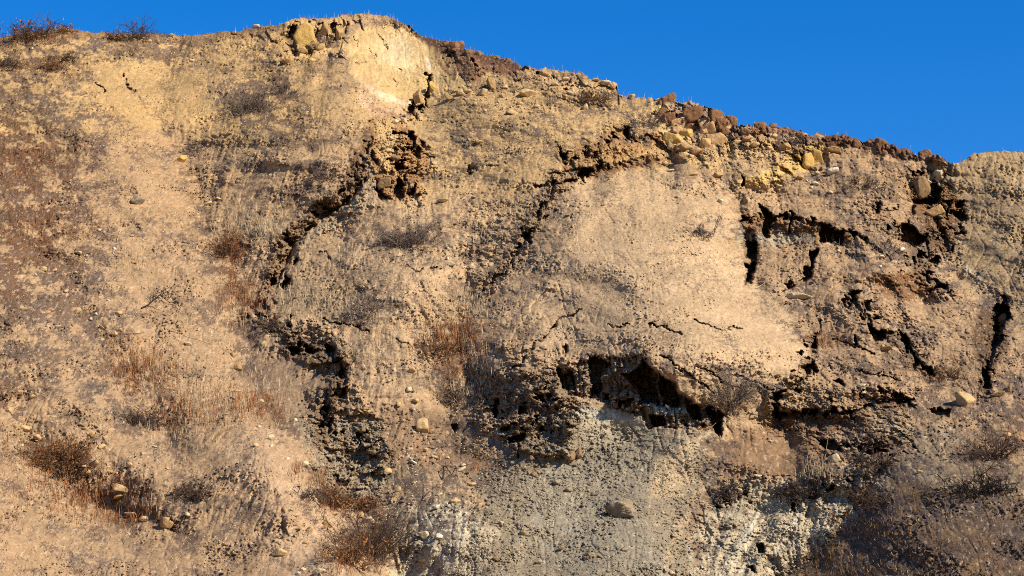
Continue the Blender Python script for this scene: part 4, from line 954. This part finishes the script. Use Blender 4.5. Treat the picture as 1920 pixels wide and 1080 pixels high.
# pale standing grass
u, v = gauss_spots([(455,425,60,24,1300),(500,440,40,20,300),(580,563,50,26,1100),(540,580,40,20,300),(860,570,55,22,1300),(900,575,40,25,300),(870,735,50,26,450),(235,492,40,18,260),(300,700,50,30,400),
 (380,760,60,40,600),(440,580,40,50,500),(760,430,60,24,250),(640,575,50,22,350),(1530,892,34,26,350),(690,670,60,30,300),(480,720,60,30,300),(330,820,70,40,300),(1000,400,80,60,300),(900,450,80,50,300),
 (700,640,70,50,350),(860,640,60,50,350),(240,960,60,25,250),(900,700,30,40,250),(620,480,60,40,350),(390,190,40,25,250),(480,185,60,40,350),(760,500,80,40,350),(1650,465,60,20,120),(270,800,20,20,80),(1600,480,80,40,150)])
u, v = inside(u, v); n = len(u)
blades(u, v, rng.uniform(.10, .46, n), rng.uniform(.012, .02, n), colmix(n, [(218,190,146),(196,164,122),(170,140,108),(232,210,170)]), .5, 'pale_grass', 'pale straw grass standing in thin patches on the slope', 'grass')
# rust weeds
u, v = gauss_spots([(845,635,60,40,2200),(850,690,45,40,500),(430,470,20,40,450),(450,560,45,40,1500),(440,470,25,40,500),(270,690,60,30,1400),(250,720,30,25,300),(340,775,80,45,1300),(480,765,50,30,800),(110,870,50,30,1200),(180,930,80,36,2200),
 (235,975,70,14,600),(600,905,16,30,250),(625,945,26,26,400),(690,955,30,20,300),(650,1050,30,40,500),(1545,640,34,14,300),(60,70,70,18,600),(60,310,100,60,900),(70,430,90,40,700),(120,130,60,22,350),(1900,830,50,40,200),
 (430,760,60,30,300),(1770,700,90,30,200),(230,650,30,30,200),(560,890,20,20,150),(20,860,60,120,300),(1560,970,30,30,100),(900,880,30,20,150)])
u, v = inside(u, v); n = len(u)
blades(u, v, rng.uniform(.10, .5, n), rng.uniform(.014, .026, n), colmix(n, [(170,98,52),(140,82,46),(186,122,70),(116,74,46),(156,112,74)]), .6, 'rust_weeds', 'rust-brown dead weeds in mats and tufts across the slope', 'weeds')
# golden grass on the right foot
u, v = gauss_spots([(1550,1040,40,36,900),(1630,995,50,26,700),(1700,960,60,24,200),(1600,1070,60,20,400),(1900,960,60,60,150),(1800,1040,120,50,350),(1500,1070,20,20,200)])
u, v = inside(u, v); n = len(u)
blades(u, v, rng.uniform(.08, .24, n), rng.uniform(.012, .022, n), colmix(n, [(180,140,86),(156,118,72),(130,96,62),(104,78,58)]), .85, 'golden_grass', 'golden brown grass on the spur at the lower right', 'grass')
# thatch: short grey straw everywhere, following the litter
nn = 130000
u = rng.uniform(-200, 2120, nn); v = rng.uniform(20, 1088, nn)
sk_ = np.interp(u, u_grid, sky_v); k = v > sk_ + 1; u, v = u[k], v[k]
r_, c_ = cell(u, v)
k = rng.random(len(u)) < np.clip(np.clip(lw[r_, c_], 0, 1) * 1.5 + .06, 0, 1) * (1 - PIT[r_, c_]) * (1 - cliff[r_, c_])
u, v = u[k], v[k]; n = len(u)
blades(u, v, rng.uniform(.06, .22, n), rng.uniform(.012, .026, n), colmix(n, [(150,122,98),(120,96,82),(96,78,70),(200,168,126),(84,66,56)]), .95, 'thatch', 'short grey-brown thatch and burnt litter covering the slope', 'thatch', .55)
# stalks along the ridge
n = 1900
u = rng.uniform(-100, 2000, n); k = rng.random(n) < np.where(u < 560, .75, np.where(u < 980, .9, np.where(u < 1170, .6, .35))) * (.55 + .7 * noise(u / 22, u * 0 + .5, 821)); u = u[k]; n = len(u)
v = np.interp(u, u_grid, sky_v) + rng.uniform(0, 5, n)
blades(u, v, rng.uniform(.08, .42, n), rng.uniform(.012, .022, n), colmix(n, [(206,176,136),(170,120,84),(140,96,68),(220,196,160)]), .5, 'ridge_grass', 'thin dry stalks along the crest against the sky', 'grass')

# ------------------------------------------------------------------ shrubs and dead wood
def tube(p0, p1, r0, r1, vs, fs):
    d = (p1 - p0); L = np.linalg.norm(d)
    if L < 1e-5: return
    d = d / L
    a = np.cross(d, [0.3, .5, .8]); a /= np.linalg.norm(a); b = np.cross(d, a)
    k = len(vs)
    for r, p in ((r0, p0), (r1, p1)):
        for j in range(3):
            t = 2.094 * j
            vs.append(p + r * (math.cos(t) * a + math.sin(t) * b))
    for j in range(3):
        j2 = (j + 1) % 3
        fs.append((k + j, k + j2, k + 3 + j2)); fs.append((k + j, k + 3 + j2, k + 3 + j))
def twig(p, d, L, r, depth, vs, fs, g, droop):
    n = 3
    for i in range(n):
        d = d + g.normal(size=3) * .22 + np.array([0, 0, -droop * .12]); d /= np.linalg.norm(d)
        q = p + d * L / n
        tube(p, q, r * (1 - i / n * .45), r * (1 - (i + 1) / n * .45), vs, fs)
        if depth > 0:
            for _ in range(2):
                e = d + g.normal(size=3) * .6; e /= np.linalg.norm(e)
                twig(q, e, L * g.uniform(.35, .6), r * .55, depth - 1, vs, fs, g, droop)
        p = q
def shrub(u, v, w, h, stems, stem_col, leaf_col, leaves, label, droop=.3, name='shrub', seed=0, cat='shrub'):
    g = np.random.default_rng(9000 + seed)
    p0 = ground_at(u, v)[0]; mpp = p0[1] / F
    W_, H_ = w * mpp, h * mpp
    e = bpy.data.objects.new(name, None); COL.objects.link(e); e.location = p0
    e['label'] = label; e['category'] = cat; e['group'] = 'shrubs and brush on the hillside'
    vs, fs = [], []
    for i in range(int(stems * 1.4)):
        off = np.array([g.normal() * W_ * .22, g.normal() * W_ * .16, 0])
        q = ground_at(u + off[0] / mpp, min(v + 0, 1085))[0] - p0
        st = np.array([off[0], q[1] + off[1], q[2] + off[1] * .78 - .04])
        dr = np.array([g.normal() * .55 + off[0] / (W_ + .01) * 1.6, g.normal() * .5, 1.0 if H_ > .4 * W_ else .7]); dr /= np.linalg.norm(dr)
        twig(st, dr, H_ * g.uniform(.6, 1.1), .017, 2, vs, fs, g, droop)
    vs = np.array(vs)
    cols = np.repeat(alb(stem_col)[None], len(vs), 0) * g.uniform(.7, 1.25, (len(vs), 1))
    link('twigs', tri_mesh('twigs', vs, fs, M_GRASS, cols), e)
    leaves = int(leaves * .6)
    if leaves:
        i = g.integers(0, len(vs), leaves); c = vs[i] + g.normal(size=(leaves, 3)) * .05
        a = g.normal(size=(leaves, 3)) * .045; b = g.normal(size=(leaves, 3)) * .02
        L = np.stack([c - a, c + b, c + a, c - b], 1).reshape(-1, 3)
        F4 = np.arange(leaves * 4).reshape(-1, 4)
        lc = np.repeat(alb(leaf_col)[None], leaves, 0) * g.uniform(.55, 1.35, (leaves, 1))
        link('foliage', tri_mesh('foliage', L, F4, M_GRASS, np.repeat(lc, 4, 0)), e)
    return e
GRY, DRK, RST, BRN = (132,112,98), (92,74,62), (162,106,62), (124,92,66)
SHR = [(55,78,70,36,26,DRK,RST,900,'rust and dark brush mound on the ridge at the far left'),(75,68,40,30,12,GRY,BRN,120,'bare grey twigs sticking up behind the rust brush mound on the ridge'),(255,76,40,36,16,DRK,BRN,160,'twiggy upright dark bush on the ridge, alone left of the middle crest'),
 (125,62,34,16,10,BRN,RST,220,'low rust bush on the ridge right of the brush mound'),(218,74,36,16,10,BRN,RST,220,'low rust bush on the ridge left of the twiggy bush'),(20,128,64,22,18,DRK,BRN,380,'dark brown bush on the slope at the left edge'),
 (100,134,44,20,14,BRN,RST,380,'rust-brown round bush below the ridge brush mound'),(128,116,40,18,12,DRK,BRN,220,'dark bush up right of the rust-brown round bush'),
 (100,880,80,50,40,BRN,RST,1500,'big rust-orange bush at the lower left'),(130,900,60,22,10,DRK,BRN,500,'dark brush under the big rust-orange bush'),(272,800,64,30,26,DRK,GRY,300,'dark shrub among rust weeds right of the lower left gully'),
 (365,934,62,24,26,DRK,BRN,260,'dark low shrub alone on the lower left spur'),(565,936,58,18,20,GRY,DRK,260,'grey low shrub lying on the edge of the bright spur'),(622,950,34,36,20,BRN,RST,700,'upright rust bush at the edge of the clod slope'),
 (765,458,96,30,46,GRY,DRK,260,'grey brush pile lying on the middle bench'),(692,580,60,20,20,GRY,DRK,200,'grey dry shrub among pale grass on the middle bench'),(690,1040,80,64,44,DRK,BRN,700,'dark brush thicket at the foot of the clod slope, bottom middle'),
 (655,1062,44,50,24,BRN,RST,800,'rust weed bush left of the dark brush thicket'),(684,958,30,24,14,BRN,RST,400,'small rust bush above the pale block'),(1830,925,120,34,46,(52,44,40),DRK,200,'spreading dead black bush on the lower right spur'),
 (1370,760,44,60,24,GRY,GRY,260,'grey bush growing right of the black hollow'),(1500,938,56,34,22,DRK,DRK,420,'dark brush on top of the white clay bank'),(1312,442,46,16,14,GRY,DRK,160,'small grey bush on the right edge of the smooth nose'),
 (600,338,64,20,18,GRY,DRK,220,'grey shrub left of the slanting scarp'),(470,205,80,34,30,GRY,DRK,420,'wide grey brush patch below the ridge at upper left'),(520,176,50,24,16,GRY,BRN,200,'grey brush right of the wide brush patch'),
 (370,282,60,18,16,GRY,BRN,200,'low grey shrub in the upper left draw'),(1105,190,56,22,18,BRN,BRN,340,'brown bush on the upper slope below the skyline step'),(1212,238,46,24,16,GRY,GRY,220,'grey bush beside the yellow rock rib under the ridge'),
 (1490,272,34,18,12,GRY,DRK,200,'grey bush above the yellow scarp'),(610,90,30,24,12,GRY,BRN,140,'grey brush at the foot of the ridge outcrop'),(860,752,60,30,20,GRY,BRN,300,'grey-brown bush below the rust weed patch'),
 (1660,470,60,18,16,GRY,DRK,160,'grey dry brush below the right end of the dark scarp'),(1620,350,60,18,14,DRK,BRN,220,'dark low brush below the whitest flat stone'),(1640,880,70,26,20,DRK,DRK,260,'dark brush above the dead black bush, to its left'),
 (1860,860,70,36,24,DRK,BRN,320,'dark scrub between the tilted slab and the right corner'),(1650,950,60,36,22,DRK,BRN,320,'dark brown bush at the right end of the white clay bank'),(820,660,60,26,14,BRN,RST,300,'rust bush in the middle of the rust weed patch'),
 (425,480,24,40,14,BRN,RST,420,'upright rust bush in the draw beside the pale grass'),(520,612,60,18,16,DRK,DRK,140,'dark tangle of brush by the left rubble'),(1780,710,60,18,14,BRN,BRN,200,'thin brown brush above the big tilted slab'),(1370,930,50,24,16,DRK,GRY,200,'dark brush on the left end of the white clay bank')]
for i, s in enumerate(SHR):
    shrub(*s, seed=i, name='brush' if 'brush' in s[8] else 'shrub')

def branch(pts, r, label, name='dead_branch', col=(70, 58, 50), twigs=0, seed=1):
    g = np.random.default_rng(seed)
    vs, fs = [], []
    P = ground_at([p[0] for p in pts], [p[1] for p in pts])
    for i, p in enumerate(pts): P[i] += np.array([0, -.05, .03 + (p[2] if len(p) > 2 else 0)])
    c = P[0].copy(); P = P - c
    n = len(P) - 1
    for i in range(n):
        tube(P[i], P[i + 1], r * (1 - .6 * i / n), r * (1 - .6 * (i + 1) / n), vs, fs)
        for _ in range(twigs):
            d = (P[i + 1] - P[i]); d = d / np.linalg.norm(d) + g.normal(size=3) * .6; d[2] = abs(d[2]) * .8; d /= np.linalg.norm(d)
            twig(P[i] + (P[i + 1] - P[i]) * g.random(), d, .5, r * .45, 1, vs, fs, g, .2)
    vs = np.array(vs)
    o = link(name, tri_mesh(name, vs, fs, M_GRASS, np.repeat(alb(col)[None], len(vs), 0)), label=label, category='branch')
    o.location = c
    return o
branch([(264,580),(278,574),(292,566,.15),(300,564,.2),(318,574,.1),(330,570)], .035, 'dead forked branch lying on the bare tan patch of the left slope', twigs=3, seed=3)
branch([(292,568),(290,562,.2),(310,560,.3),(326,562,.3)], .025, 'thin dead twig crossing the forked branch on the left slope', twigs=1, seed=4)
branch([(218,455),(222,446,.1),(226,440,.15)], .02, 'short pale stick standing on the left slope below the grey slab', col=(220,196,160), seed=5)
branch([(235,628),(250,629),(270,626)], .02, 'thin straight stick on the slope below the forked branch', col=(110,84,60), seed=6)
branch([(332,625),(350,634),(375,642),(398,648)], .016, 'long thin stick slanting down right of the bare tan patch', col=(110,86,66), seed=7)
branch([(1545,862),(1556,800)], .001 + .012, 'thin stalk leaning over the brown slide', col=(170,140,100), seed=8)
branch([(830,900),(831,888,.25),(836,882,.1),(848,896)], .03, 'black dead branch stub below the gully rock', twigs=2, seed=9)
branch([(790,940),(805,928,.1),(820,920,.2)], .02, 'dead black twig left of the dead branch stub', twigs=2, seed=10)
branch([(1326,1049),(1338,1045),(1346,1042,.05)], .022, 'short white stick on the white clay bank at the bottom', col=(236,222,196), seed=11)
branch([(1440,985),(1446,978,.1),(1460,972,.1),(1452,990)], .02, 'curved dark root sticking out of the white clay bank', seed=12)
branch([(1306,806),(1330,806),(1350,794,.1)], .03, 'tan stick lying across the right end of the black hollow', col=(160,118,76), seed=13)
branch([(1508,785),(1526,768,.2)], .02, 'pale stick leaning on the brown face right of the hollow', col=(200,170,130), seed=14)
branch([(1416,543),(1430,537,.05)], .016, 'pale twig left of the long layered slab', col=(220,194,150), seed=15)
branch([(1778,706),(1800,700)], .016, 'pale straw stick above the big tilted slab', col=(210,184,146), seed=16)
branch([(1340,433),(1350,420,.2),(1352,414,.3)], .02, 'bare twig beside the small grey bush on the nose', twigs=2, seed=17)
branch([(1880,850),(1900,838),(1915,830,.1)], .014, 'thin pale stick at the right edge over dark scrub', col=(170,146,112), seed=18)
branch([(1826,740),(1830,720,.3),(1828,700,.5)], .016, 'bare stem standing right of the big tilted slab', col=(120,100,80), seed=19)
